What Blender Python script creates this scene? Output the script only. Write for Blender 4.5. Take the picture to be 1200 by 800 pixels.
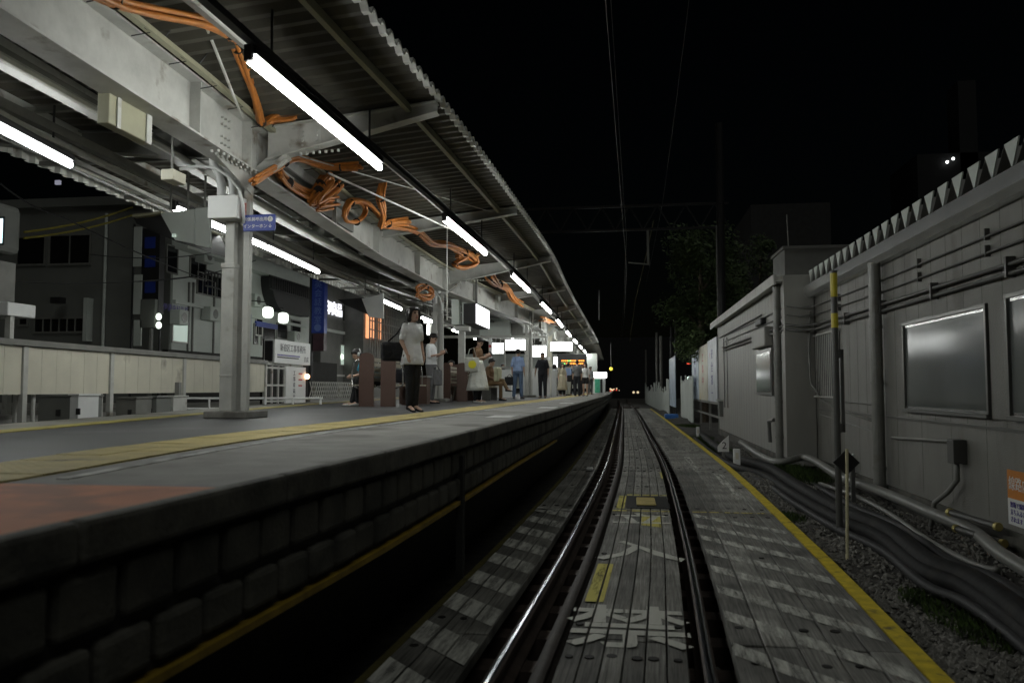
import bpy, bmesh, math, random
from mathutils import Vector, Matrix
import numpy as np
R = math.radians
random.seed(7)
scene = bpy.context.scene
for o in list(bpy.data.objects): bpy.data.objects.remove(o)
COL = scene.collection

# ------------------------------------------------------------------ camera, world, exposure
F = 933.0; VU, VV = 735.0, 455.0; CZ = 1.5          # focal length in photo pixels, vanishing point of the track, eye height
th = math.atan((VV-400)/F); ps = math.atan((VU-600)/F*math.cos(th))
ct, st, cp, sp = math.cos(th), math.sin(th), math.cos(ps), math.sin(ps)
FW = Vector((-sp*ct, cp*ct, st)); RT = Vector((cp, sp, 0)); UP = Vector((sp*st, -cp*st, ct))
cam_d = bpy.data.cameras.new('camera'); cam = bpy.data.objects.new('camera', cam_d); COL.objects.link(cam)
cam.matrix_world = Matrix((( RT.x, UP.x, -FW.x, 0), (RT.y, UP.y, -FW.y, 0), (RT.z, UP.z, -FW.z, CZ), (0, 0, 0, 1)))
cam_d.sensor_width = 36; cam_d.lens = 36*F/1200; cam_d.clip_end = 2000; cam_d.clip_start = .05
cam_d.dof.use_dof = True; cam_d.dof.focus_distance = 13.5; cam_d.dof.aperture_fstop = 2.4
scene.camera = cam
world = bpy.data.worlds.new('World'); scene.world = world; world.use_nodes = True
wn = world.node_tree; sky = wn.nodes.new('ShaderNodeTexSky'); sky.sky_type = 'NISHITA'; sky.sun_disc = False
sky.sun_elevation = R(8); sky.sun_rotation = R(200)
bg = wn.nodes['Background']; wn.links.new(sky.outputs[0], bg.inputs[0]); bg.inputs[1].default_value = 0.00022
scene.view_settings.view_transform = 'Standard'; scene.view_settings.look = 'None'
scene.view_settings.exposure = 0.0; scene.view_settings.gamma = 1
try:
    scene.cycles.max_bounces = 5; scene.cycles.diffuse_bounces = 3; scene.cycles.glossy_bounces = 3
    scene.cycles.use_denoising = True; scene.cycles.sample_clamp_indirect = 3; scene.cycles.use_light_tree = True
    scene.cycles.transparent_max_bounces = 12
except Exception: pass
sun_d = bpy.data.lights.new('night_glow', 'SUN'); sun_d.energy = 0.27; sun_d.angle = R(35); sun_d.color = (.97, 1, .93)   # faint light of the town from behind right
sun = bpy.data.objects.new('night_glow', sun_d); COL.objects.link(sun); sun.rotation_euler = Vector((-.2, .4, -.9)).to_track_quat('-Z', 'Y').to_euler()
TUBE = 50.0      # strength of the fluorescent tubes

def ray(u, v):
    return FW + RT*((u-600)/F) + UP*(-(v-400)/F)
def pt(u, v, X=None, Y=None, Z=None):
    """the point seen at photo pixel (u, v) on the plane X=, Y= or Z="""
    r = ray(u, v)
    t = X/r.x if X is not None else Y/r.y if Y is not None else (Z-CZ)/r.z
    return Vector((0, 0, CZ)) + r*t

def curve_fn(pts):
    xs = [p[0] for p in pts]; ys = [p[1] for p in pts]; n = len(xs)
    m = []
    for i in range(n):
        a, b = max(i-1, 0), min(i+1, n-1); m.append((ys[b]-ys[a])/(xs[b]-xs[a]))
    def f(x):
        if x <= xs[0]: return ys[0]+m[0]*(x-xs[0])
        if x >= xs[-1]: return ys[-1]+m[-1]*(x-xs[-1])
        i = max(k for k in range(n) if xs[k] <= x); i = min(i, n-2)
        h = xs[i+1]-xs[i]; t = (x-xs[i])/h
        return (2*t**3-3*t*t+1)*ys[i]+(t**3-2*t*t+t)*h*m[i]+(-2*t**3+3*t*t)*ys[i+1]+(t**3-t*t)*h*m[i+1]
    return f
cx = curve_fn([(-4, -.52), (0, -.32), (4.2, -.152), (8, -.004), (15.8, .155), (25, .14), (46, .06), (70, -.12), (100, -.55)])   # track centre
ex = curve_fn([(-4, -1.6), (1.7, -1.47), (4.8, -1.33), (9.3, -1.28), (14, -1.2), (30, -1.08), (45, -1.08), (70, -1.3), (100, -1.8)])     # platform edge
fx = curve_fn([(-4, -4.6), (0, -4.95), (7, -6.2), (14.2, -7.5), (20, -8.3), (30, -9.2), (45, -9.8), (70, -10)])   # far platform edge
gx = curve_fn([(-4, -4.1), (4.8, -4.37), (9.2, -4.55), (14, -4.88), (21, -4.88), (32.4, -3.95), (38.5, -3.9), (60, -4.0), (96, -4.6)])   # canopy girder
rx = curve_fn([(-4, -2.7), (6.5, -2.34), (9.4, -2.2), (14.6, -2.06), (21, -1.94), (27, -2.0), (58, -2.1), (96, -2.7)])      # canopy edge, track side
lx = curve_fn([(-4, -7.6), (5, -8.0), (9.4, -8.28), (13, -8.4), (20, -8.9), (40, -9.5), (96, -10)])       # canopy edge, far side
PZ = 1.14

# ------------------------------------------------------------------ helpers
def tag(o, label=None, cat=None, group=None, kind=None):
    if label: o['label'] = label
    if cat: o['category'] = cat
    if group: o['group'] = group
    if kind: o['kind'] = kind
    return o
def thing(name, label, cat, loc=(0, 0, 0), group=None):
    o = bpy.data.objects.new(name, None); COL.objects.link(o); o.location = loc; o.empty_display_size = .1
    return tag(o, label, cat, group)
def link_mesh(name, me, mats, parent=None, smooth=False):
    for m in (mats if isinstance(mats, (list, tuple)) else [mats]): me.materials.append(m)
    o = bpy.data.objects.new(name, me); COL.objects.link(o)
    if smooth: me.polygons.foreach_set('use_smooth', [True]*len(me.polygons))
    if parent is not None:
        w = Vector((0, 0, 0)); p = parent
        while p is not None: w += p.location; p = p.parent
        me.transform(Matrix.Translation(-w)); o.parent = parent
    return o
class MB:
    def __init__(s): s.v = []; s.f = []; s.m = []; s.uv = {}
    def add(s, vs, fs, m=0):
        b = len(s.v); s.v += [tuple(v) for v in vs]
        for f in fs: s.f.append(tuple(b+i for i in f)); s.m.append(m)
        return s
    def hexa(s, p, m=0):   # 8 points: bottom ring 0-3, top ring 4-7
        return s.add(p, [(0,3,2,1),(4,5,6,7),(0,1,5,4),(1,2,6,5),(2,3,7,6),(3,0,4,7)], m)
    def box(s, x0, x1, y0, y1, z0, z1, m=0):
        return s.hexa([(x0,y0,z0),(x1,y0,z0),(x1,y1,z0),(x0,y1,z0),(x0,y0,z1),(x1,y0,z1),(x1,y1,z1),(x0,y1,z1)], m)
    def cbox(s, c, size, rz=0, m=0, rx=0, ry=0):
        M = Matrix.Rotation(rz, 3, 'Z') @ Matrix.Rotation(ry, 3, 'Y') @ Matrix.Rotation(rx, 3, 'X'); c = Vector(c)
        a, b, d = size[0]/2, size[1]/2, size[2]/2
        return s.hexa([c+M@Vector(q) for q in ((-a,-b,-d),(a,-b,-d),(a,b,-d),(-a,b,-d),(-a,-b,d),(a,-b,d),(a,b,d),(-a,b,d))], m)
    def bar(s, p0, p1, w, h, m=0, roll=0):    # rectangular bar between two points
        p0, p1 = Vector(p0), Vector(p1); d = (p1-p0).normalized()
        up = Vector((0, 0, 1)) if abs(d.z) < .95 else Vector((0, 1, 0))
        a = d.cross(up).normalized(); b = a.cross(d).normalized()
        if roll: q = Matrix.Rotation(roll, 3, d); a = q@a; b = q@b
        a *= w/2; b *= h/2
        return s.hexa([p0-a-b, p0+a-b, p1+a-b, p1-a-b, p0-a+b, p0+a+b, p1+a+b, p1-a+b], m)
    def tube(s, pts, r, n=8, m=0, caps=True):
        pts = [Vector(p) for p in pts]; rs = r if isinstance(r, (list, tuple)) else [r]*len(pts)
        b = len(s.v); ref = None
        for i, p in enumerate(pts):
            d = (pts[min(i+1, len(pts)-1)]-pts[max(i-1, 0)])
            d = d.normalized() if d.length > 1e-9 else Vector((0, 0, 1))
            if ref is None: ref = Vector((0, 0, 1)) if abs(d.z) < .9 else Vector((1, 0, 0))
            a = d.cross(ref)
            if a.length < 1e-4: a = d.orthogonal()
            a.normalize(); c = a.cross(d).normalized(); ref = c
            for k in range(n):
                t = 2*math.pi*k/n; s.v.append(tuple(p+(a*math.cos(t)+c*math.sin(t))*rs[i]))
        for i in range(len(pts)-1):
            for k in range(n):
                k2 = (k+1) % n; s.f.append((b+i*n+k, b+i*n+k2, b+(i+1)*n+k2, b+(i+1)*n+k)); s.m.append(m)
        if caps:
            s.f.append(tuple(b+k for k in range(n))[::-1]); s.m.append(m)
            s.f.append(tuple(b+(len(pts)-1)*n+k for k in range(n))); s.m.append(m)
        return s
    def ball(s, c, r, m=0, nu=10, nv=7):
        r = r if isinstance(r, (tuple, list)) else (r, r, r); b = len(s.v)
        s.v.append((c[0], c[1], c[2]-r[2]))
        for j in range(1, nv):
            a = -math.pi/2+math.pi*j/nv
            for i in range(nu):
                t = 2*math.pi*i/nu; s.v.append((c[0]+r[0]*math.cos(a)*math.cos(t), c[1]+r[1]*math.cos(a)*math.sin(t), c[2]+r[2]*math.sin(a)))
        s.v.append((c[0], c[1], c[2]+r[2])); top = len(s.v)-1
        for i in range(nu):
            s.f.append((b, b+1+(i+1) % nu, b+1+i)); s.m.append(m)
            s.f.append((top, top-nu+i, top-nu+(i+1) % nu)); s.m.append(m)
        for j in range(nv-2):
            for i in range(nu):
                q = b+1+j*nu; s.f.append((q+i, q+(i+1) % nu, q+nu+(i+1) % nu, q+nu+i)); s.m.append(m)
        return s
    def loft(s, rings, m=0):     # rings of equal length, closed with caps
        n = len(rings[0]); b = len(s.v)
        for r_ in rings: s.v += [tuple(p) for p in r_]
        for i in range(len(rings)-1):
            for k in range(n):
                k2 = (k+1) % n; s.f.append((b+i*n+k, b+i*n+k2, b+(i+1)*n+k2, b+(i+1)*n+k)); s.m.append(m)
        s.f.append(tuple(b+k for k in range(n))[::-1]); s.m.append(m)
        s.f.append(tuple(b+(len(rings)-1)*n+k for k in range(n))); s.m.append(m)
        return s
    def mesh(s):
        me = bpy.data.meshes.new('m'); me.from_pydata(s.v, [], s.f); me.polygons.foreach_set('material_index', s.m); me.update()
        return me
    def build(s, name, mats, parent=None, bevel=0, smooth=False, uvf=None):
        me = s.mesh()
        if uvf:
            L = me.uv_layers.new(name='UVMap')
            for lp in me.loops: L.data[lp.index].uv = uvf(me.vertices[lp.vertex_index].co)
        o = link_mesh(name, me, mats, parent, smooth)
        if bevel:
            b = o.modifiers.new('bevel', 'BEVEL'); b.width = bevel; b.segments = 2; b.limit_method = 'ANGLE'; b.angle_limit = R(40)
        return o
def strip(mb, fa, fb, z0, z1, y0, y1, step=.6, m=0):
    """solid strip between the curves fa(y) < fb(y)"""
    n = max(1, int((y1-y0)/step)); ys = [y0+(y1-y0)*i/n for i in range(n+1)]
    rings = [[(fa(y), y, z0), (fb(y), y, z0), (fb(y), y, z1), (fa(y), y, z1)] for y in ys]
    return mb.loft([r_[::-1] for r_ in rings], m)
def duptree(o, loc, label=None, rz=None):
    c = o.copy(); COL.objects.link(c); c.location = loc
    if rz is not None: c.rotation_euler.z = rz
    if label: c['label'] = label
    def rec(a, b):
        for ch in list(a.children):
            d = ch.copy(); COL.objects.link(d); d.parent = b; rec(ch, d)
    rec(o, c)
    return c

# ------------------------------------------------------------------ materials
def nd(t, k, **kw):
    n = t.nodes.new(k)
    for a, b in kw.items(): setattr(n, a, b)
    return n
def mat(name, col, rough=.6, metal=0, var=.25, scale=3, bump=0, bscale=40, streak=0, spec=.5, dirt=None, dscale=1.2, dthr=.58):
    m = bpy.data.materials.new(name); m.use_nodes = True; t = m.node_tree; p = t.nodes['Principled BSDF']
    p.inputs['Roughness'].default_value = rough; p.inputs['Metallic'].default_value = metal; p.inputs['Specular IOR Level'].default_value = spec
    tc = nd(t, 'ShaderNodeTexCoord'); src = tc.outputs['Object']
    if streak:
        mp = nd(t, 'ShaderNodeMapping'); mp.inputs['Scale'].default_value = (1, 1, streak); t.links.new(src, mp.inputs[0]); s2 = mp.outputs[0]
    else: s2 = src
    nz = nd(t, 'ShaderNodeTexNoise'); nz.inputs['Scale'].default_value = scale; nz.inputs['Detail'].default_value = 6; nz.inputs['Roughness'].default_value = .62
    t.links.new(s2, nz.inputs['Vector'])
    cr = nd(t, 'ShaderNodeValToRGB'); cr.color_ramp.elements[0].position = .3; cr.color_ramp.elements[1].position = .7
    a = [max(0, c*(1-var)) for c in col]; b = [min(1, c*(1+var)) for c in col]
    cr.color_ramp.elements[0].color = (*a, 1); cr.color_ramp.elements[1].color = (*b, 1)
    t.links.new(nz.outputs['Fac'], cr.inputs[0]); out = cr.outputs[0]
    if dirt:
        n2 = nd(t, 'ShaderNodeTexNoise'); n2.inputs['Scale'].default_value = dscale; n2.inputs['Detail'].default_value = 8; t.links.new(s2, n2.inputs['Vector'])
        r2 = nd(t, 'ShaderNodeValToRGB'); r2.color_ramp.elements[0].position = dthr; r2.color_ramp.elements[1].position = min(1, dthr+.12)
        t.links.new(n2.outputs['Fac'], r2.inputs[0])
        mx = nd(t, 'ShaderNodeMixRGB'); mx.inputs[2].default_value = (*dirt, 1); t.links.new(r2.outputs[0], mx.inputs[0]); t.links.new(out, mx.inputs[1]); out = mx.outputs[0]
    t.links.new(out, p.inputs['Base Color'])
    if bump:
        n3 = nd(t, 'ShaderNodeTexNoise'); n3.inputs['Scale'].default_value = bscale; n3.inputs['Detail'].default_value = 4; t.links.new(src, n3.inputs['Vector'])
        bp = nd(t, 'ShaderNodeBump'); bp.inputs['Strength'].default_value = bump; bp.inputs['Distance'].default_value = .01
        t.links.new(n3.outputs['Fac'], bp.inputs['Height']); t.links.new(bp.outputs[0], p.inputs['Normal'])
    return m
def emis(name, col, s):
    m = bpy.data.materials.new(name); m.use_nodes = True; p = m.node_tree.nodes['Principled BSDF']
    p.inputs['Base Color'].default_value = (*[c*.8 for c in col], 1); p.inputs['Emission Color'].default_value = (*col, 1); p.inputs['Emission Strength'].default_value = s
    return m
def glass(name, col, rough=.08):
    m = bpy.data.materials.new(name); m.use_nodes = True; p = m.node_tree.nodes['Principled BSDF']
    p.inputs['Base Color'].default_value = (*col, 1); p.inputs['Roughness'].default_value = rough; p.inputs['Specular IOR Level'].default_value = .8
    return m
M = {}
M['steel'] = mat('painted_steel', (.47, .47, .44), .45, var=.2, scale=2.5, bump=.15, bscale=60, dirt=(.2, .17, .13), dscale=3.2, dthr=.6)
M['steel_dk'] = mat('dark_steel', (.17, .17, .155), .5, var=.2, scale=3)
M['deck_metal'] = mat('canopy_sheet', (.062, .058, .045), .5, var=.35, scale=1.3, dirt=(.03, .025, .018), dscale=.8, dthr=.55)
M['edge_light'] = mat('canopy_edge_light', (.75, .75, .72), .45, var=.15, scale=4)  # light on the sheet ends put into this pale colour
M['black'] = mat('black_metal', (.02, .02, .021), .45, var=.2)
M['blackrub'] = mat('black_rubber', (.02, .02, .021), .62, var=.35, scale=6, bump=.2, bscale=30)
M['white'] = mat('white_paint', (.72, .73, .72), .4, var=.06, dirt=(.4, .38, .33), dscale=3, dthr=.68)
M['cream'] = mat('cream_panel', (.6, .575, .47), .55, var=.1, scale=1.5, dirt=(.25, .23, .18), dscale=1.5, dthr=.64)
M['olive'] = mat('olive_box_paint', (.33, .32, .22), .45, var=.12)
M['orange'] = mat('orange_cable', (.43, .15, .026), .45, var=.2, scale=8)
M['asphalt'] = mat('platform_asphalt', (.062, .063, .064), .5, var=.3, scale=1.2, bump=.35, bscale=160, dirt=(.11, .11, .11), dscale=.7, dthr=.55)
M['conc'] = mat('platform_concrete', (.24, .235, .215), .7, var=.3, scale=1.8, bump=.3, bscale=70, dirt=(.12, .115, .1), dscale=1.4, dthr=.52)
M['rust_floor'] = mat('orange_floor_paint', (.56, .18, .07), .65, var=.2, scale=2.4, bump=.3, bscale=70, dirt=(.36, .13, .06), dscale=2.5, dthr=.5)
M['coping'] = mat('coping_concrete', (.12, .116, .1), .75, var=.4, scale=5, bump=.5, bscale=45, dirt=(.05, .05, .045), dscale=4, dthr=.52)
M['block'] = mat('wall_block', (.095, .092, .078), .8, var=.35, scale=3.5, bump=.5, bscale=50, dirt=(.05, .05, .043), dscale=2.2, dthr=.5)
M['joint_shade'] = mat('joint_and_recess_shade', (.022, .022, .02), .9)  # dark wall joints, and shade painted on the set-back lower wall
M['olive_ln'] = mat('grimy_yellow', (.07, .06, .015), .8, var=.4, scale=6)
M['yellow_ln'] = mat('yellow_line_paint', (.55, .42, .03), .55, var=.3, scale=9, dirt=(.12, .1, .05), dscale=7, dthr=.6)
M['white_ln'] = mat('white_line_paint', (.62, .62, .6), .6, var=.25, scale=8)
M['gravel'] = mat('ballast_stone', (.15, .145, .13), .85, var=.5, scale=14, bump=.4, bscale=60)
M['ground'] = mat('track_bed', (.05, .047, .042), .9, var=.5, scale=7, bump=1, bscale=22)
M['rail_top'] = mat('rail_top_steel', (.42, .44, .47), .2, 1, var=.12, scale=12)
M['rail_side'] = mat('rail_rust', (.06, .045, .038), .6, .3, var=.35, scale=12)
M['guard'] = mat('guard_rail_rust', (.055, .047, .042), .6, .2, var=.35, scale=10)
M['wall'] = mat('hut_wall_panel', (.185, .182, .163), .36, var=.2, scale=1.6, bump=.8, bscale=90, streak=.3, dirt=(.12, .115, .1), dscale=2.4, dthr=.53)
M['wall2'] = mat('far_hut_wall', (.28, .277, .255), .5, var=.1, scale=1.5, streak=.3, dirt=(.24, .23, .2), dscale=1.6, dthr=.6)
M['zinc'] = mat('zinc_gutter', (.6, .61, .6), .24, .85, var=.12, scale=2, bump=.2, bscale=4)
M['pipe'] = mat('grey_pipe', (.2, .2, .185), .4, var=.15, scale=5, dirt=(.15, .14, .12), dscale=4, dthr=.62)
M['pipe_dk'] = mat('dark_pipe', (.09, .09, .085), .4, var=.2)
M['frame'] = mat('window_frame', (.16, .16, .15), .35, .4, var=.1)
M['frost'] = mat('frosted_glass', (.12, .13, .125), .12, var=.12, scale=.8, spec=.6)
M['foliage'] = mat('foliage', (.055, .085, .03), .6, var=.5, scale=1.5)
M['foliage2'] = mat('foliage_light', (.08, .12, .04), .6, var=.4, scale=1.5)
M['bark'] = mat('bark', (.09, .07, .05), .9, var=.4, scale=9)
M['brown'] = mat('brown_board', (.10, .058, .045), .5, var=.1)
M['slat'] = mat('seat_slat', (.38, .35, .28), .5, var=.12)
M['chrome'] = mat('chrome_rail', (.6, .6, .6), .25, .9, var=.05)
M['bldA'] = mat('grey_render', (.15, .156, .143), .8, var=.12, scale=.8)
M['bldB'] = mat('pale_render', (.5, .535, .5), .75, var=.1, scale=.8)
M['bldC'] = mat('dark_brick', (.13, .13, .12), .7, var=.15, scale=2)
M['win_dk'] = glass('dark_window', (.008, .009, .01), .12)
M['blue'] = mat('sign_blue', (.02, .045, .28), .4, var=.08)
M['red'] = mat('sign_red', (.5, .03, .03), .45, var=.08)
M['txt_w'] = mat('white_lettering', (.8, .8, .8), .5, var=.03)
M['txt_k'] = mat('dark_lettering', (.02, .02, .03), .5, var=.03)
M['txt_p'] = mat('purple_lettering', (.09, .07, .3), .5, var=.03)
M['orange_sg'] = mat('orange_sign', (.62, .22, .03), .5, var=.1)
M['tube'] = emis('fluorescent_tube', (.97, 1, .96), TUBE)
M['screen'] = emis('lit_screen', (.95, .93, 1), 2.2)
M['signlit'] = emis('lit_sign_face', (.97, 1, .98), 4)
M['amber'] = emis('amber_led', (1, .32, .04), 2.2)
M['greenled'] = emis('green_led', (.35, .9, .2), 1.0)
M['warmwin'] = emis('warm_window', (1, .42, .2), 1.1)
M['lantern'] = emis('lantern_glass', (.88, 1, .85), 2.4)
M['dimwin'] = emis('dim_lit_window', (.75, .9, .8), .35)
M['farlamp'] = emis('far_lamp', (1, .8, .5), .8)
M['redlamp'] = emis('red_lamp', (1, .1, .05), 1.5)

def wood_mat():
    m = bpy.data.materials.new('deck_wood'); m.use_nodes = True; t = m.node_tree; p = t.nodes['Principled BSDF']; p.inputs['Roughness'].default_value = .7
    uv = nd(t, 'ShaderNodeUVMap'); mp = nd(t, 'ShaderNodeMapping'); mp.inputs['Scale'].default_value = (38, 1.1, 1); t.links.new(uv.outputs[0], mp.inputs[0])
    n = nd(t, 'ShaderNodeTexNoise'); n.inputs['Scale'].default_value = 1.6; n.inputs['Detail'].default_value = 9; n.inputs['Roughness'].default_value = .7; t.links.new(mp.outputs[0], n.inputs['Vector'])
    cr = nd(t, 'ShaderNodeValToRGB'); cr.color_ramp.elements[0].position = .3; cr.color_ramp.elements[0].color = (.04, .038, .033, 1); cr.color_ramp.elements[1].position = .72; cr.color_ramp.elements[1].color = (.36, .355, .325, 1)
    t.links.new(n.outputs['Fac'], cr.inputs[0])
    at = nd(t, 'ShaderNodeAttribute'); at.attribute_name = 'tone'
    n2 = nd(t, 'ShaderNodeTexNoise'); n2.inputs['Scale'].default_value = 1.7; n2.inputs['Detail'].default_value = 7; t.links.new(uv.outputs[0], n2.inputs['Vector'])
    r2 = nd(t, 'ShaderNodeMapRange'); r2.inputs[1].default_value = .32; r2.inputs[2].default_value = .68; r2.inputs[3].default_value = .5; r2.inputs[4].default_value = 1.25; t.links.new(n2.outputs['Fac'], r2.inputs[0])
    m1 = nd(t, 'ShaderNodeMath', operation='MULTIPLY'); t.links.new(at.outputs['Fac'], m1.inputs[0]); t.links.new(r2.outputs[0], m1.inputs[1])
    mx = nd(t, 'ShaderNodeVectorMath', operation='SCALE'); t.links.new(cr.outputs[0], mx.inputs[0]); t.links.new(m1.outputs[0], mx.inputs['Scale'])
    t.links.new(mx.outputs[0], p.inputs['Base Color'])
    bp = nd(t, 'ShaderNodeBump'); bp.inputs['Strength'].default_value = .5; bp.inputs['Distance'].default_value = .006; t.links.new(n.outputs['Fac'], bp.inputs['Height']); t.links.new(bp.outputs[0], p.inputs['Normal'])
    return m
M['wood'] = wood_mat()
def paint_mat(name, col, u0, pitch, thr=.47, soft=.1):
    """worn paint on boards: UV = (offset from track centre, distance); bare at the board gaps and where it is worn off"""
    m = bpy.data.materials.new(name); m.use_nodes = True; t = m.node_tree; p = t.nodes['Principled BSDF']; p.inputs['Roughness'].default_value = .65
    uv = nd(t, 'ShaderNodeUVMap'); sx = nd(t, 'ShaderNodeSeparateXYZ'); t.links.new(uv.outputs[0], sx.inputs[0])
    a = nd(t, 'ShaderNodeMath', operation='SUBTRACT'); a.inputs[1].default_value = u0; t.links.new(sx.outputs[0], a.inputs[0])
    b = nd(t, 'ShaderNodeMath', operation='DIVIDE'); b.inputs[1].default_value = pitch; t.links.new(a.outputs[0], b.inputs[0])
    c = nd(t, 'ShaderNodeMath', operation='PINGPONG'); c.inputs[1].default_value = .5; t.links.new(b.outputs[0], c.inputs[0])
    d = nd(t, 'ShaderNodeMath', operation='GREATER_THAN'); d.inputs[1].default_value = .008/pitch; t.links.new(c.outputs[0], d.inputs[0])
    mp = nd(t, 'ShaderNodeMapping'); mp.inputs['Scale'].default_value = (10, 1.3, 1); t.links.new(uv.outputs[0], mp.inputs[0])
    n = nd(t, 'ShaderNodeTexNoise'); n.inputs['Scale'].default_value = 1.5; n.inputs['Detail'].default_value = 8; n.inputs['Roughness'].default_value = .7; t.links.new(mp.outputs[0], n.inputs['Vector'])
    r1 = nd(t, 'ShaderNodeMapRange'); r1.inputs[1].default_value = thr-soft; r1.inputs[2].default_value = thr+soft; t.links.new(n.outputs['Fac'], r1.inputs[0])
    e = nd(t, 'ShaderNodeMath', operation='MULTIPLY'); t.links.new(d.outputs[0], e.inputs[0]); t.links.new(r1.outputs[0], e.inputs[1])
    t.links.new(e.outputs[0], p.inputs['Alpha'])
    v = nd(t, 'ShaderNodeMapRange'); v.inputs[3].default_value = .65; v.inputs[4].default_value = 1.1; t.links.new(n.outputs['Fac'], v.inputs[0])
    mx = nd(t, 'ShaderNodeVectorMath', operation='SCALE'); mx.inputs[0].default_value = col; t.links.new(v.outputs[0], mx.inputs['Scale']); t.links.new(mx.outputs[0], p.inputs['Base Color'])
    return m

def tactile_mat():
    m = mat('tactile_yellow', (.5, .40, .13), .6, var=.2, scale=5, bump=.2, bscale=90, dirt=(.22, .18, .09), dscale=3, dthr=.6)
    t = m.node_tree; p = t.nodes['Principled BSDF']
    uv = nd(t, 'ShaderNodeUVMap'); sx = nd(t, 'ShaderNodeSeparateXYZ'); t.links.new(uv.outputs[0], sx.inputs[0])
    hs = []
    for k in (0, 1):
        q = nd(t, 'ShaderNodeMath', operation='DIVIDE'); q.inputs[1].default_value = .06; t.links.new(sx.outputs[k], q.inputs[0])
        w = nd(t, 'ShaderNodeMath', operation='PINGPONG'); w.inputs[1].default_value = .5; t.links.new(q.outputs[0], w.inputs[0]); hs.append(w)
    s_ = nd(t, 'ShaderNodeMath', operation='MINIMUM'); t.links.new(hs[0].outputs[0], s_.inputs[0]); t.links.new(hs[1].outputs[0], s_.inputs[1])
    r_ = nd(t, 'ShaderNodeMapRange'); r_.inputs[1].default_value = .15; r_.inputs[2].default_value = .3; t.links.new(s_.outputs[0], r_.inputs[0])
    bp = nd(t, 'ShaderNodeBump'); bp.inputs['Strength'].default_value = 1; bp.inputs['Distance'].default_value = .006; t.links.new(r_.outputs[0], bp.inputs['Height']); t.links.new(bp.outputs[0], p.inputs['Normal'])
    return m
M['tactile'] = tactile_mat()

# lettering: a text turned into a mesh, laid on a plane given by origin, right and up vectors
def lettering(s, size, origin, right, up, m, parent, depth=.002, name='lettering', sx=1.0, align='CENTER', bold=0, uvf=None):
    cu = bpy.data.curves.new('t', 'FONT'); cu.body = s; cu.size = size; cu.align_x = align; cu.align_y = 'CENTER'; cu.extrude = depth; cu.offset = bold; cu.resolution_u = 2
    ob = bpy.data.objects.new('t', cu); COL.objects.link(ob); bpy.context.view_layer.update()
    me = bpy.data.meshes.new_from_object(ob.evaluated_get(bpy.context.evaluated_depsgraph_get())); bpy.data.objects.remove(ob)
    r_, u_ = Vector(right).normalized(), Vector(up).normalized(); n_ = r_.cross(u_); o = Vector(origin)
    for v in me.vertices:
        c = v.co.copy(); v.co = o + r_*c.x*sx + u_*c.y + n_*(c.z+depth*1.2)
    me.materials.clear()
    if uvf:
        while me.uv_layers: me.uv_layers.remove(me.uv_layers[0])
        L = me.uv_layers.new(name='UVMap')
        for lp in me.loops: L.data[lp.index].uv = uvf(me.vertices[lp.vertex_index].co)
    return link_mesh(name, me, m, parent)
# ------------------------------------------------------------------ ground, track, crossing deck
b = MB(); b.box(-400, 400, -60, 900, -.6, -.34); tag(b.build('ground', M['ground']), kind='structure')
# right-hand ballast shoulder, uneven
g = MB(); nx, ny = 34, 150
def gz(x, y): return -.13 - .05*math.sin(x*2.1+y*.4) + .03*math.sin(y*1.3+x) + .02*math.sin(y*3.7-x*5)
vs = [(1.6+ (5.2-1.6)*i/nx, -2+62*j/ny, 0) for j in range(ny+1) for i in range(nx+1)]
vs = [(x, y, gz(x, y)+random.uniform(-.012, .012)) for x, y, _ in vs]
g.add(vs, [(j*(nx+1)+i, j*(nx+1)+i+1, (j+1)*(nx+1)+i+1, (j+1)*(nx+1)+i) for j in range(ny) for i in range(nx)])
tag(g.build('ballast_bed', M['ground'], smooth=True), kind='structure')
st_ = MB()
def stone(mb, x, y, z, r):
    a = [random.uniform(.65, 1.2) for _ in range(6)]; t = random.uniform(0, 6.28); c, s = math.cos(t), math.sin(t)
    p = [(a[0], 0, 0), (0, a[1], 0), (-a[2], 0, 0), (0, -a[3], 0)]; ps_ = [(x+r*(q[0]*c-q[1]*s), y+r*(q[0]*s+q[1]*c), z+random.uniform(-.3, .3)*r) for q in p]
    ps_ += [(x+random.uniform(-.3, .3)*r, y+random.uniform(-.3, .3)*r, z+r*a[4]*.8), (x, y, z-r*a[5])]
    mb.add(ps_, [(0, 1, 4), (1, 2, 4), (2, 3, 4), (3, 0, 4), (1, 0, 5), (2, 1, 5), (3, 2, 5), (0, 3, 5)])
for i in range(15000):
    y = 3.2+ 22*random.random()**1.7; x = cx(y)+1.8+random.random()**1.2*1.9
    stone(st_, x, y, gz(x, y)+.008, random.uniform(.014, .036))
for i in range(3500):      # stones under the rails and at the foot of the platform
    y = 2.5+22*random.random(); x = cx(y)+random.choice([random.uniform(-.72, -.25), random.uniform(.47, .7)]); stone(st_, x, y, -.29, random.uniform(.015, .03))
tag(st_.build('gravel', M['gravel']), 'loose grey ballast stones beside the crossing boards and under the rails', 'gravel', kind='stuff')

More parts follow.
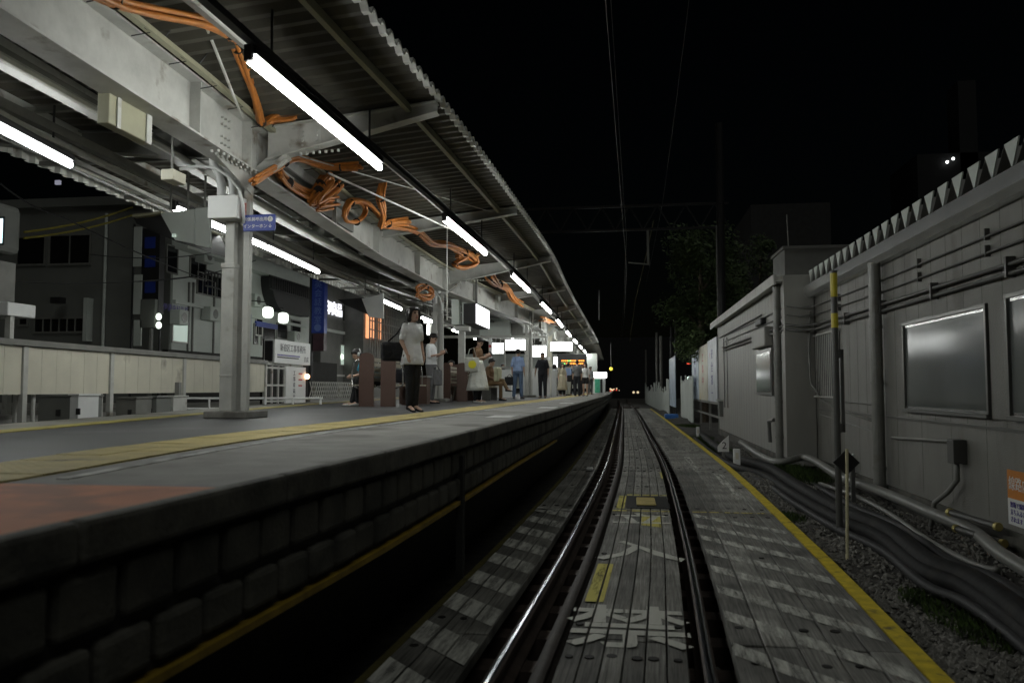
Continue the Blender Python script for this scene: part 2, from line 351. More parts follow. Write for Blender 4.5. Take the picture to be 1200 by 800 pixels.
def rail(name, off, label, w=.066, ztop=.012, tops=True, m=None, y0=-4, y1=110):
    mb = MB(); n = 150; ys = [y0+(y1-y0)*(i/n)**1.3 for i in range(n+1)]
    prof = [(-.062, -.15), (.062, -.15), (.062, -.138), (.012, -.115), (.012, -.04), (w/2, -.03), (w/2, ztop-.012), (w*.3, ztop-.003), (w*.12, ztop), (-w*.12, ztop), (-w*.3, ztop-.003), (-w/2, ztop-.012), (-w/2, -.03), (-.012, -.04), (-.012, -.115), (-.062, -.138)]
    rings = [[(cx(y)+off+p[0], y, p[1]) for p in prof] for y in ys]
    mb.loft([r_[::-1] for r_ in rings])
    if tops:
        k = len(prof); 
        for fi in range(len(mb.f)-2):
            vs_ = [mb.v[i] for i in mb.f[fi]]
            if min(q[2] for q in vs_) > ztop-.0045: mb.m[fi] = 1
    o = mb.build(name, [m or M['rail_side'], M['rail_top']]); tag(o, label, 'rail'); return o
rail('rail', -.565, 'polished steel running rail nearest the platform')
rail('rail', .565, 'polished steel running rail on the side away from the platform')
rail('guard_rail', -.33, 'dull rusty guard rail lying just inside the rail nearest the platform', w=.075, ztop=.0, tops=False, m=M['guard'])
sl = MB()
for k in range(120):
    y = -2+k*.62; c = cx(y); sl.box(c-1.1, c+1.15, y-.1, y+.1, -.3, -.152)
tag(sl.build('sleepers', M['rail_side']), kind='structure')

deck = bpy.data.objects.new('crossing_deck', None); COL.objects.link(deck); tag(deck, kind='structure')
JN = [-5.3+5.1*i for i in range(14)]
def boards(name, o0, o1, n, zt=0.0):
    mb = MB(); tones = []
    pitch = (o1-o0)/n
    for ji in range(len(JN)-1):
        for k in range(n):
            a, b_ = o0+k*pitch+.004, o0+(k+1)*pitch-.004
            y0, y1 = JN[ji]+.01, JN[ji+1]-.01; dz = random.uniform(-.006, .003); s = 8
            if ji > 5: s = 3
            ys = [y0+(y1-y0)*i/s for i in range(s+1)]; f0 = len(mb.f)
            rings = [[(cx(y)+a, y, zt-.07), (cx(y)+b_, y, zt-.07), (cx(y)+b_, y, zt+dz), (cx(y)+a, y, zt+dz)] for y in ys]
            mb.loft([r_[::-1] for r_ in rings]); tones += [random.uniform(.6, 1.25)]*(len(mb.f)-f0)
    me = mb.mesh(); L = me.uv_layers.new(name='UVMap')
    at = me.attributes.new('tone', 'FLOAT', 'FACE'); at.data.foreach_set('value', tones)
    for lp in me.loops:
        c = me.vertices[lp.vertex_index].co; L.data[lp.index].uv = (c.x-cx(c.y), c.y)
    o = link_mesh(name, me, M['wood'], deck)
    bv = o.modifiers.new('b', 'BEVEL'); bv.width = .004; bv.segments = 1
boards('boards', -1.19, -.73, 3); boards('boards', -.25, .46, 6); boards('boards', .71, 1.67, 5)
# recessed bolt heads near the board ends
bh = MB(); M['hole'] = mat('bolt_rust_pit_shade', (.012, .011, .01), .6)
for (o0, o1, n) in ((-1.19, -.73, 3), (-.25, .46, 6), (.71, 1.67, 5)):
    pitch = (o1-o0)/n
    for j in JN[1:9]:
        for k in range(n):
            for dy in (-.3, .32, -2.6):
                if dy == -2.6 and random.random() < .5: continue
                y = j+dy+random.uniform(-.04, .04); x = cx(y)+o0+(k+.5)*pitch+random.uniform(-.015, .015)
                bh.tube([(x, y, -.02), (x, y, .0045)], random.uniform(.022, .033), 10)
bh.build('bolt_heads', M['hole'], deck)
uvd = lambda c: (c.x-cx(c.y), c.y)
M['pw_l'] = paint_mat('worn_white_left', (.62, .62, .57), -1.19, .46/3, .45, .14); M['pw_c'] = paint_mat('worn_white_middle', (.62, .62, .56), -.25, .71/6, .34, .1)
M['pw_r'] = paint_mat('worn_white_right', (.56, .56, .51), .71, .192, .47, .16); M['py_c'] = paint_mat('worn_yellow_middle', (.62, .55, .12), -.25, .71/6, .4)
M['py_r'] = paint_mat('worn_yellow_right', (.5, .42, .1), .71, .192, .45)
mk = bpy.data.objects.new('painted_marks', None); COL.objects.link(mk); tag(mk, kind='structure')
def sheet(mb, o0, o1, y0, y1, slope=0, z=.0065, n=6):
    vs_ = []
    for i in range(n+1):
        o = o0+(o1-o0)*i/n
        for y in (y0, y1):
            yy = y-slope*(o-o0); vs_.append((cx(yy)+o, yy, z))
    mb.add(vs_, [(2*i, 2*i+2, 2*i+3, 2*i+1) for i in range(n)])
def marks(name, ms, items):
    mb = MB()
    for it in items: sheet(mb, *it)
    return mb.build(name, ms, mk, uvf=uvd)
marks('stripes', M['pw_r'], [(.72, 1.62, 9.6-.7*k, 9.6-.7*k+.24, 1.15) for k in range(9)])
marks('stripes', M['pw_l'], [(-1.18, -.74, 9.8-.72*k, 9.8-.72*k+.36, 1.0) for k in range(9)])
marks('cross_line', M['py_c'], [(-.24, .45, 9.93, 10.02)]); marks('cross_line', M['py_r'], [(.72, 1.7, 9.95, 10.02)]); marks('cross_line', M['pw_l'], [(-1.18, -.74, 9.88, 10.02)])
marks('yellow_mark', M['py_c'], [(-.22, -.09, 5.72, 6.95), (-.2, -.1, 10.15, 11.35), (.12, .34, 8.95, 9.7, .6), (.42, .455, 13.6, 14.6), (-.1, .46, 11.4, 11.5)])
marks('worn_patch', M['pw_r'], [(1.35, 1.5, 11.2, 14.5), (1.05, 1.16, 14.8, 18)])
yl = MB(); strip(yl, lambda y: cx(y)+1.675, lambda y: cx(y)+1.785, -.05, .004, -3, 60); yl.build('edge_line', M['yellow_ln'], mk)
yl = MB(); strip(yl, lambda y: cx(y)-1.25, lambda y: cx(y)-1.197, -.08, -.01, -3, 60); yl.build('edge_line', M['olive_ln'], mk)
for s_, yy, sz, mx_ in (('立', 9.35, .8, 'pw_c'), ('入', 7.5, .95, 'pw_c'), ('禁', 5.12, .95, 'pw_c')):
    lettering(s_, sz, (cx(yy)+.11, yy, .005), (1, .0, 0), (-.02, 1, 0), M[mx_], mk, depth=.0008, sx=.86, bold=.014, uvf=uvd, name='lettering')
pit = MB(); pit.box(-.09+cx(10.8), .455+cx(10.8), 10.2, 11.3, .0035, .0075); pit.build('inspection_pit_shade', M['hole'], mk)  # flat slab; the shade of the pit is put into its colour
pl = MB(); c = cx(10.7); pl.box(c+.04, c+.29, 10.4, 11.05, .006, .03); o = pl.build('cover_plate', mat('amber_plate', (.5, .4, .15), .5, var=.2, scale=9)); tag(o, 'small amber cover plate set between the rails beyond the painted characters', 'cover plate'); o.modifiers.new('b', 'BEVEL').width = .03
wm = MB(); p = pt(691, 551, Z=.0); wm.cbox((p.x, p.y, .03), (.12, .22, .05)); o = wm.build('marker_block', M['white']); tag(o, 'small white block beside the rail nearest the platform', 'marker'); o.modifiers.new('b', 'BEVEL').width = .012

# ------------------------------------------------------------------ platform
pf = bpy.data.objects.new('platform', None); COL.objects.link(pf); tag(pf, kind='structure')
yo = curve_fn([(-4, -2.3), (2.65, -2.34), (4.4, -2.5), (6, -2.55), (8.9, -2.46), (16.7, -2.4), (28, -2.25), (50, -2.3), (96, -3)])
yi = lambda y: yo(y)-.56
YE = 96
b = MB(); strip(b, fx, lambda y: ex(y)-.14, .58, PZ-.02, -4, YE, .8); b.build('platform_core', M['conc'], pf)
b = MB(); strip(b, lambda y: fx(y)+.02, lambda y: yi(y), PZ-.03, PZ, -4, YE, .8); b.build('asphalt_surface', M['asphalt'], pf)
b = MB(); strip(b, lambda y: yo(y)-.02, lambda y: ex(y)-.065, PZ-.03, PZ, 2.75, YE, .8); b.build('edge_surface', M['conc'], pf)
b = MB(); strip(b, lambda y: yo(y)-.02, lambda y: ex(y)-.065, PZ-.03, PZ, -4, 2.75, .8); b.build('orange_edge_surface', M['rust_floor'], pf)
b = MB(); strip(b, lambda y: fx(y)+.03, lambda y: fx(y)+.7, PZ-.01, PZ+.004, -4, YE, .8); b.build('far_edge_surface', M['conc'], pf)
b = MB(); strip(b, lambda y: fx(y)+.72, lambda y: fx(y)+.98, PZ-.01, PZ+.006, -4, 60, .8); b.build('far_yellow_line', mat('far_yellow', (.34, .28, .06), .6, var=.3, scale=6), pf)
tb = MB(); y = -3
while y < 90:
    for k in (0, 1):
        a = yo(y)-.02-.28*(k+1)+.004
        j = random.uniform(-.001, .002); tb.hexa([(a, y, PZ-.02), (a+.272, y, PZ-.02), (a+.272+yo(y+.29)-yo(y), y+.292, PZ-.02), (a+yo(y+.29)-yo(y), y+.292, PZ-.02), (a, y, PZ+.007+j), (a+.272, y, PZ+.007+j), (a+.272+yo(y+.29)-yo(y), y+.292, PZ+.007+j), (a+yo(y+.29)-yo(y), y+.292, PZ+.007+j)])
    y += .3
tb.build('tactile_paving', M['tactile'], pf, uvf=lambda c: (c.x-yo(c.y), c.y))
M['worn_wl'] = mat('worn_white_line', (.4, .4, .38), .6, var=.5, scale=5, dirt=(.2, .2, .18), dscale=6, dthr=.48)
b = MB(); strip(b, lambda y: yo(y)+.1, lambda y: yo(y)+.16, PZ, PZ+.0035, 2.9, 60, .8); b.build('white_line', M['worn_wl'], pf)
b = MB()
for u, v in ((587, 488.3), (641, 477.6), (664, 472.5)):
    p = pt(u, v, Z=PZ); b.box(p.x-.16, p.x+.16, p.y-.3, p.y+.5, PZ+.001, PZ+.0045)
b.build('boarding_mark', M['white_ln'], pf)
cp_ = MB(); y = -4
while y < YE:
    L_ = 1.2; j = random.uniform(-.006, .006); y1 = y+L_-.012
    cp_.hexa([(ex(y)-.07, y, PZ-.12), (ex(y)+j, y, PZ-.12), (ex(y1)+j, y1, PZ-.12), (ex(y1)-.07, y1, PZ-.12), (ex(y)-.07, y, PZ+.003), (ex(y)+j, y, PZ+.003), (ex(y1)+j, y1, PZ+.003), (ex(y1)-.07, y1, PZ+.003)])
    y += L_
cp_.build('coping', M['coping'], pf, bevel=.018)
w = MB(); strip(w, lambda y: ex(y)-.3, lambda y: ex(y)-.068, .57, PZ-.125, -4, YE, 1); strip(w, lambda y: ex(y)-.9, lambda y: ex(y)-.62, -.34, .57, -4, YE, 1); w.build('wall_core', M['joint_shade'], pf)  # lower strip: shade under the overhang put into its dark colour
w = MB()
rows = [(PZ-.15, PZ-.32), (PZ-.36, PZ-.505)]
for ri, (zt, zb) in enumerate(rows):
    y = -3+(.17 if ri % 2 else 0)
    while y < 70:
        L_ = .275; y1 = y+L_-.036; j = random.uniform(-.006, .004); s = .03
        a0, a1 = ex(y)-s+j, ex(y1)-s+j
        w.hexa([(a0-.1, y, zb), (a0, y, zb), (a1, y1, zb), (a1-.1, y1, zb), (a0-.1, y, zt), (a0, y, zt), (a1, y1, zt), (a1-.1, y1, zt)])
        y += L_
w.build('wall_blocks', M['block'], pf, bevel=.022)
b = MB()
for a, c_ in ((-3, 6.3), (6.42, 14)): strip(b, lambda y: ex(y)-.1, lambda y: ex(y)-.02, .575, .605, a, c_, .6)
b.build('yellow_wall_line', mat('dull_yellow_wall', (.3, .2, .02), .6, var=.35, scale=6), pf)
b = MB(); b.box(ex(6.35)-.06, ex(6.35)-.005, 6.31, 6.4, -.25, PZ-.18); b.build('wall_pipe', M['joint_shade'], pf)

# ------------------------------------------------------------------ canopy
def rz_(x, y):     # height of the sheet over a point
    g_ = gx(y); return 4.74+(x-g_)*.095 if x > g_ else 4.74+(g_-x)*.03
can = thing('platform_canopy', 'long steel canopy of corrugated sheets over the island platform', 'canopy', (0, 0, PZ))
rf = MB(); y = .0; per = .235; prof = [(0, 0), (.07, 0), (.105, .06), (.175, .06), (.21, 0)]
ys = []
while y < 60:
    for a, h in prof[:4]: ys.append((y+a, h))
    y += per
vs_ = []; NX = 5
for (y, h) in ys:
    l, g_, r_ = lx(y), gx(y), rx(y)
    for x in (l, (l+g_)/2, g_, (g_+r_)/2, r_): vs_.append((x, y, rz_(x, y)+h))
nr = len(ys)
fs = [(j*NX+i, j*NX+i+1, (j+1)*NX+i+1, (j+1)*NX+i) for j in range(nr-1) for i in range(NX-1)]
rf.add(vs_, fs)
o = rf.build('roof_sheet', M['deck_metal'], can); s_ = o.modifiers.new('s', 'SOLIDIFY'); s_.thickness = .012; s_.offset = 1
rf = MB(); vs_ = []
for (y, h) in ys:
    x = rx(y); z = rz_(x, y)+h
    vs_ += [(x-.05, y, z-.009), (x+.022, y, z-.005), (x+.022, y, z+.026), (x-.05, y, z+.016)]
rf.add(vs_, [(j*4+i, j*4+(i+1) % 4, (j+1)*4+(i+1) % 4, (j+1)*4+i) for j in range(nr-1) for i in range(4)])
rf.build('lit_sheet_edge', M['edge_light'], can)  # pale strip painted as light caught by the sheet ends
rf = MB(); strip(rf, lambda y: lx(y)+.0, lambda y: rx(y)-.0, 4.82, 4.9, 60, 96, 1.5); rf.build('roof_sheet', M['deck_metal'], can)
# far side fascia teeth
rf = MB(); y = 2; L2 = []
while y < 44: L2 += [(y, 0), (y+.09, 0), (y+.13, .06), (y+.22, .06)]; y += .26
vs_ = []
for yy, o_ in L2:
    x = lx(yy)+.05+o_; z = rz_(x, yy); vs_ += [(x, yy, z-.2), (x, yy, z+.02), (x-.01, yy, z+.02), (x-.01, yy, z-.2)]
rf.add(vs_, [(j*4+i, j*4+(i+1) % 4, (j+1)*4+(i+1) % 4, (j+1)*4+i) for j in range(len(L2)-1) for i in range(4)])
rf.build('fascia_sheet', M['steel'], can)
def ibeam(mb, p0, p1, h, w, tf=.02, tw=.015, h1=None):
    p0, p1 = Vector(p0), Vector(p1); h1 = h1 or h; d = (p1-p0).normalized(); a = d.cross(Vector((0, 0, 1))).normalized()
    def slab(zt0, zb0, zt1, zb1, ww):
        A = a*ww/2; mb.hexa([p0-A+Vector((0,0,zb0)), p0+A+Vector((0,0,zb0)), p1+A+Vector((0,0,zb1)), p1-A+Vector((0,0,zb1)), p0-A+Vector((0,0,zt0)), p0+A+Vector((0,0,zt0)), p1+A+Vector((0,0,zt1)), p1-A+Vector((0,0,zt1))])
    slab(0, -tf, 0, -tf, w); slab(-tf, -h+tf, -tf, -h1+tf, tw); slab(-h+tf, -h, -h1+tf, -h1, w)
# girder in bays
GY = [-3, 3.35, 9.2, 15.05, 20.9, 26.7, 32.5, 38.5, 44.5, 52, 60, 75, 95]
for a, c_ in zip(GY[:-1], GY[1:]):
    mb = MB(); ibeam(mb, (gx(a), a+.006, 4.70), (gx(c_), c_-.006, 4.70), .6, .3, .022, .02)
    for t in ((.72, .93) if c_ == 9.2 else (.5, .97)):
        y = a+(c_-a)*t; x = gx(a)+(gx(c_)-gx(a))*t; mb.box(x-.13, x+.13, y-.008, y+.008, 4.122, 4.678)
    mb.build('girder', M['steel'], can)
# cross beams to both edges, with splice plates and bolts
BY = [3.35, 9.2, 15.05, 20.9, 26.75, 32.5, 38.5, 44.5, 50.5, 57]
for i, y in enumerate(BY):
    g_, r_, l_ = gx(y), rx(y), lx(y); big = y in (9.2, 20.9, 32.5, 44.5)
    for side, e_ in ((1, r_-.03), (-1, l_+.03)):
        mb = MB(); x0 = g_+.16*side
        ibeam(mb, (x0, y, rz_(x0, y)-.03), (e_, y, rz_(e_, y)-.015), .42 if big else .26, .17, .016, .012, .14)
        if big and side == 1:
            bm_ = mb; xs = x0+.55
            bm_.box(xs-.13, xs+.13, y-.022, y-.012, 4.44, 4.70)
            for dx in (-.09, .09):
                for dz in (.0, .06, .12, .18): bm_.tube([(xs+dx, y-.022, 4.48+dz), (xs+dx, y-.042, 4.48+dz)], .014, 6)
            for k in range(7): bm_.tube([(x0+.45+k*.08, y-.05, 4.385+k*.004), (x0+.45+k*.08, y-.05, 4.355+k*.004)], .018, 6)
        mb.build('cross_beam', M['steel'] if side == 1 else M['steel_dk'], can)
# purlins and bracing rods along the roof
def along(fx_, z, w, h, y0, y1, name, m, tube=False, parent=None, step=1.5):
    mb = MB(); n = max(1, int((y1-y0)/step)); P_ = [(fx_(y0+(y1-y0)*i/n), y0+(y1-y0)*i/n, z(y0+(y1-y0)*i/n) if callable(z) else z) for i in range(n+1)]
    if tube: mb.tube(P_, w, 7)
    else:
        for p0, p1 in zip(P_[:-1], P_[1:]): mb.bar(p0, p1, w, h)
    return mb.build(name, m, parent)
for k, off in enumerate((.38, 1.25)):
    along(lambda y: rx(y)-off, lambda y: rz_(rx(y)-off, y)-.05, .06, .09, 0, 60, 'purlin', M['steel_dk'] if k else M['olive'], parent=can)
for off in (.25, 1.3, 2.3):
    along(lambda y: lx(y)+off, lambda y: rz_(lx(y)+off, y)-.05, .07, .1, 0, 60, 'purlin', M['steel'], parent=can)
mb = MB()
for (a, c_) in (((238, 22, 6.6), (284, 138, 8.3)), ((335, 35, 7.5), (512, 118, 9.3)), ((385, 203, 10.6), (560, 283, 14.6)), ((1, 1, 1), None)):
    if c_ is None: continue
    mb = MB(); mb.tube([pt(a[0], a[1], Y=a[2]), pt(c_[0], c_[1], Y=c_[2])], .016, 6); mb.build('bracing_rod', M['steel'], can)
for y in (9.2, 20.9, 32.5): mb = MB(); mb.tube([(gx(y)+.2, y+.1, 4.5), (rx(y)-.3, y+5.6, 4.85)], .01, 6); mb.build('bracing_rod', M['steel'], can)
for u in (335, ):
    mb = MB(); 
    for uu, va, vb, yy in ((524, 180, 375, 15.2), (702, 340, 375, 30)): mb.tube([pt(uu, va, Y=yy), pt(uu, vb, Y=yy)], .012, 6)
    mb.build('hanger_rod', M['steel'], can)
mb = MB(); mb.bar((-4.62, 9.6, 4.34), (-4.72, 13.2, 4.34), .05, .26); mb.bar((-4.56, 9.6, 4.47), (-4.66, 13.2, 4.47), .12, .02); mb.build('dark_tray', M['steel_dk'], can)
mb = MB(); y = 3.2
while y < 20: mb.tube([(gx(y)+.2, y, 4.7), (gx(y)+.3, y, 4.62), (gx(y)+.12, y, 4.6)], .006, 5); mb.tube([(gx(y)+.45, y+.3, 4.95), (gx(y)+.24, y+.3, 4.7)], .007, 5); y += .62
mb.build('hooks', M['black'], can)
mb = MB(); mb.hexa([(gx(8.9)+.02, 8.1, 4.096), (gx(8.9)+.04, 8.1, 4.096), (gx(8.9)+.04, 9.0, 3.85), (gx(8.9)+.02, 9.0, 3.85), (gx(8.9)+.02, 8.1, 4.1), (gx(8.9)+.04, 8.1, 4.1), (gx(8.9)+.04, 9.0, 4.1), (gx(8.9)+.02, 9.0, 4.1)])
for k in range(9): mb.tube([(gx(8.6)+.13, 8.0+k*.11, 4.11), (gx(8.6)+.13, 8.0+k*.11, 4.07)], .016, 6); mb.tube([(gx(8.6)+.05, 8.0+k*.11, 4.12), (gx(8.6)+.05, 8.0+k*.11, 4.07)], .016, 6)
for dz in (4.25, 4.33, 4.47, 4.55):
    for dy in (8.25, 8.33, 8.41): mb.tube([(gx(8.3)+.0, dy, dz), (gx(8.3)+.035, dy, dz)], .014, 6)
mb.build('gusset', M['steel'], can)
LR = curve_fn([(5.67, -2.866), (8.7, -2.80), (11.7, -2.70), (14.8, -2.62), (17.6, -2.545), (21, -2.53), (27, -2.53), (34, -2.65), (60, -2.95), (96, -3.55)])
# grooved cable tray along the girder (yellowish) and pipes
along(lambda y: gx(y)+.24, 4.69, .07, .05, -2, 32, 'cable_tray', M['olive'], parent=can, step=2.9)
along(lambda y: LR(y)-.55, 4.66, .03, 0, 0, 56, 'conduit', M['steel'], True, can)
along(lambda y: LR(y)-.63, 4.68, .02, 0, 0, 56, 'conduit', M['steel'], True, can)
for off, z, r_ in ((-.5, 4.45, .03), (-.62, 4.5, .022), (-.9, 4.35, .04), (-1.3, 4.5, .022), (-2.1, 4.4, .03), (-2.4, 4.55, .03), (-2.9, 4.5, .018)):
    along(lambda y: gx(y)+off, z, r_, 0, 0, 45, 'conduit', M['steel'] if r_ > .025 else M['steel_dk'], True, can)
along(lambda y: gx(y)-1.05, 4.42, .22, .1, 0, 45, 'cable_tray', M['steel_dk'], parent=can)
along(lambda y: gx(y)-1.75, 4.35, .1, .1, 0, 45, 'cable_tray', M['steel_dk'], parent=can)
along(lambda y: gx(y)-2.65, 4.5, .06, .06, 3, 45, 'duct', M['steel_dk'], parent=can)
mb = MB()
for y in np.arange(2, 45, 1.95): y = float(y); mb = MB(); mb.box(lx(y)+.3, gx(y)-.2, y-.03, y+.03, 4.56, 4.62); mb.build('tray_support', M['steel_dk'], can)

# columns
def column(y, x, label, first):
    t = thing('canopy_column', label, 'column', (x, y, PZ), 'steel columns under the canopy girder')
    mb = MB(); mb.box(x-.28, x+.28, y-.28, y+.28, PZ, PZ+.09); mb.build('base', M['conc'], t, bevel=.015)
    mb = MB(); mb.box(x+.08, x+.16, y-.06, y+.02, PZ+.09, 4.098); mb.box(x-.02, x+.085, y-.0, y+.012, PZ+.09, 4.09); mb.box(x-.14, x-.02, y+.02, y+.06, PZ+.09, 4.098); mb.build('post', M['steel'], t, bevel=.003)
    mb = MB(); mb.box(x-.16, x+.0, y-.13, y-.01, PZ+.09, 3.0); mb.box(x-.168, x+.008, y-.14, y+.0, 2.97, 3.03); mb.box(x-.163, x+.003, y-.134, y-.005, PZ+.5, PZ+.53); mb.box(x-.13, x-.01, y-.12, y-.02, 3.0, 3.55); mb.build('pipe_casing', M['steel'], t, bevel=.006)
    mb = MB(); mb.box(x-.27, x+.11, y-.3, y-.03, 3.55, 3.83)
    if first: mb.build('junction_box', M['white'], t, bevel=.01)
    mb = MB()
    for dx in (-.18, -.03): mb.tube([(x+dx, y-.14, 3.78), (x+dx, y-.14, 4.0), (x+dx-.03, y-.14, 4.12), (x+dx-.09, y-.18, 4.25), (x+dx-.1, y-.2, 4.5)], .052, 10)
    mb.tube([(x+.06, y-.17, 4.05), (x+.06, y-.17, 4.62)], .05, 10)
    mb.build('downpipe', M['white'], t, smooth=True)
    for s_ in (1, -1):
        mb = MB(); mb.bar((x+s_*.16, y, 4.05), (x+s_*.62, y, 4.36), .14, .05); mb.bar((x+s_*.16, y, 4.09), (x+s_*.55, y, 4.38), .02, .2); mb.build('brace', M['steel'], t)
    mb = MB(); mb.tube([(x-.7, y-.2, 4.2), (x-.45, y-.22, 4.22), (x-.2, y-.26, 4.18), (x+.0, y-.28, 4.05), (x+.13, y-.3, 3.9), (x+.17, y-.26, 3.7), (x+.15, y-.2, 3.5)], .02, 7); mb.build('conduit', M['white'], t, smooth=True)
    mb = MB(); mb.box(x+.02, x+.158, y-.158, y-.151, 3.55, 3.76, 0)
    if first: mb.build('red_sticker', mat('faded_red', (.5, .2, .17), .6, var=.4, scale=25), t)
    return t
column(9.2, pt(258, 400, Y=9.07).x+.16, 'nearest white steel canopy column, with the blue sign and a square base', True)
column(20.9, pt(513, 400, Y=20.9).x, 'second steel canopy column, behind the man looking at his phone', False)
column(32.5, gx(32.5)-.05, 'steel canopy column behind the man in light blue shirt', False)
column(38.5, gx(38.5)-.05, 'steel canopy column behind the man in dark clothes', False)

# ------------------------------------------------------------------ fluorescent lamps
ORD = ['nearest', 'second', 'third', 'fourth', 'fifth', 'sixth', 'seventh', 'eighth', 'ninth', 'tenth', 'eleventh', 'twelfth', 'thirteenth', 'fourteenth', 'fifteenth', 'sixteenth']
def lamp_master(L_):
    t = thing('tube_lamp', 'x', 'lamp', (0, 0, 0))
    mb = MB(); mb.hexa([(-.05, 0, .03), (.05, 0, .03), (.05, L_, .03), (-.05, L_, .03), (-.045, 0, .10), (.045, 0, .10), (.045, L_, .10), (-.045, L_, .10)]); mb.box(-.03, .03, -.045, -.003, -.035, .09); mb.box(-.03, .03, L_+.003, L_+.045, -.035, .09); mb.build('housing', M['black'], t)
    mb = MB()
    mb.tube([(0, .0, -.015), (0, L_, -.015)], .036, 8); mb.build('tube', M['tube'], t)
    mb = MB()
    for y in (.35, L_-.35): mb.tube([(0, y, .1), (0, y, .55)], .012, 6)
    mb.build('hanger', M['black'], t)
    return t
LR = curve_fn([(5.67, -2.866), (8.7, -2.80), (11.7, -2.70), (14.8, -2.62), (17.6, -2.545), (21, -2.53), (27, -2.53), (34, -2.65), (60, -2.95), (96, -3.55)])
LL = curve_fn([(6.9, -6.07), (8, -6.25), (12.7, -6.38), (16.5, -6.66), (21.4, -6.95), (25.6, -7.2), (50, -8)])
m0 = lamp_master(3.05); first = True; k = 0; y = 5.67
def slope_rot(fn, y, L_): return -math.atan2(fn(y+L_)-fn(y), L_)
while y < 92:
    lab = f'{ORD[k]} white tube lamp in the row along the track edge'
    if first: o = m0; o.location = (LR(y), y, 4.05); o.rotation_euler.z = slope_rot(LR, y, 3.05); o['label'] = lab; first = False
    else: o = duptree(m0, (LR(y), y, 4.05), lab, slope_rot(LR, y, 3.05))
    o['group'] = 'tube lamps along the track edge'
    y += 5.95; k += 1
for k, y in enumerate((36, 42, 48, 54)):  # extra tube lamps added only to brighten the concourse
    o = duptree(m0, (-5.6-.12*k, y, 4.0), ['nearest of the four tube lamps added to brighten the concourse', 'second of the four tube lamps added to brighten the concourse', 'third of the four tube lamps added to brighten the concourse', 'farthest of the four tube lamps added to brighten the concourse'][k], 0); o['group'] = 'tube lamps added to brighten the concourse'
for k, y in enumerate((5.1, 10.35, 13.45, 21.6, 27.6, 33.6, 39.6, 46)):
    o = duptree(m0, (LL(y), y, 4.05), ['tube lamp at the left border above the dark building', 'far-side tube lamp just left of the nearest column', 'far-side tube lamp just right of the nearest column', 'far-side tube lamp above the seated man', 'far-side tube lamp beyond the standing woman', 'far-side tube lamp left of the hanging monitor', 'far-side tube lamp behind the hanging monitor', 'farthest tube lamp of the far-side row'][k], slope_rot(LL, y, 3.05)); o['group'] = 'tube lamps on the far side of the platform'
o = along(lambda y: LR(y), 4.2, .07, .06, -2, 90, 'lighting_duct', M['black'], step=2.5); tag(o, 'long black lighting duct that carries the track-edge lamps', 'duct')
o = along(lambda y: LL(y), 4.2, .06, .05, 0, 50, 'lighting_duct', M['steel'], step=2.5); tag(o, 'grey lighting duct that carries the far-side lamps', 'duct')

# ------------------------------------------------------------------ orange cables
def bundle(name, pts, n, spread, label, r_=.022, seed=1):
    rnd = random.Random(seed); n = int(n*1.5); P_ = [pt(u, v, Y=y) if y > 0 else pt(u, v, X=y) for u, v, y in pts]; mb = MB()
    # smooth the path
    sm = []
    for i in range(len(P_)-1):
        p0 = P_[max(i-1, 0)]; p1 = P_[i]; p2 = P_[i+1]; p3 = P_[min(i+2, len(P_)-1)]
        for j in range(6):
            t = j/6; sm.append(.5*((2*p1)+(p2-p0)*t+(2*p0-5*p1+4*p2-p3)*t*t+(3*p1-p0-3*p2+p3)*t**3))
    sm.append(P_[-1])
    for k in range(n):
        o1 = Vector([rnd.uniform(-1, 1) for _ in range(3)])*spread; o2 = Vector([rnd.uniform(-1, 1) for _ in range(3)])*spread; o3 = Vector([rnd.uniform(-1, 1) for _ in range(3)])*spread
        L_ = len(sm)-1
        mb.tube([p+(o1*(1-i/L_)+o2*(i/L_)+o3*math.sin(i/L_*9+k)*.5) for i, p in enumerate(sm)], r_, 7)
    o = mb.build(name, M['orange'], None, smooth=True); tag(o, label, 'cable', 'orange cables slung under the canopy')
    for i in range(7, len(sm)-5, 17):
        d = (sm[i+1]-sm[i]).normalized(); mb = MB(); mb.tube([sm[i]-d*.008, sm[i]+d*.008], spread*.9+r_*.9, 10); mb.build('cable_tie', M['black'], o)
    return o
bundle('cable_bundle', [(60, -40, 4.6), (125, -2, 5.2), (180, 14, 5.8), (240, 26, 6.4), (270, 40, 6.9), (292, 55, 7.3)], 5, .045, 'orange cables crossing the top left corner over the girder', .024, 2)
bundle('cable_bundle', [(262, 18, 6.8), (276, 50, 7.1), (290, 90, 7.8), (300, 125, 8.4), (306, 143, 8.7), (318, 138, 8.9), (345, 134, 9.0)], 5, .05, 'orange cables hanging in a loop above the nearest column', .022, 3)
bundle('cable_bundle', [(297, 212, -4.3), (330, 192, -4.3), (350, 184, -4.25), (380, 194, -4.1), (400, 196, -3.9), (422, 196, -3.6)], 4, .05, 'orange cables running right from behind the nearest column', .022, 4)
bundle('cable_bundle', [(326, 200, -4.4), (335, 212, -4.45), (352, 224, -4.5), (366, 228, -4.5), (376, 215, -4.45), (382, 205, -4.4), (384, 212, -4.4), (372, 226, -4.4), (366, 236, -4.45), (380, 228, -4.4), (396, 216, -4.4), (386, 228, -4.45), (372, 238, -4.45), (392, 236, -4.4)], 5, .07, 'tangled orange cable coil left of the small hanging box', .022, 5)
bundle('cable_bundle', [(403, 252, -4.45), (410, 238, -4.4), (424, 238, -4.4), (427, 250, -4.4), (418, 260, -4.4), (406, 260, -4.4), (404, 248, -4.4), (414, 237, -4.35), (432, 240, -4.3), (446, 256, -4.3)], 4, .05, 'round orange cable coil right of the small hanging box', .022, 6)
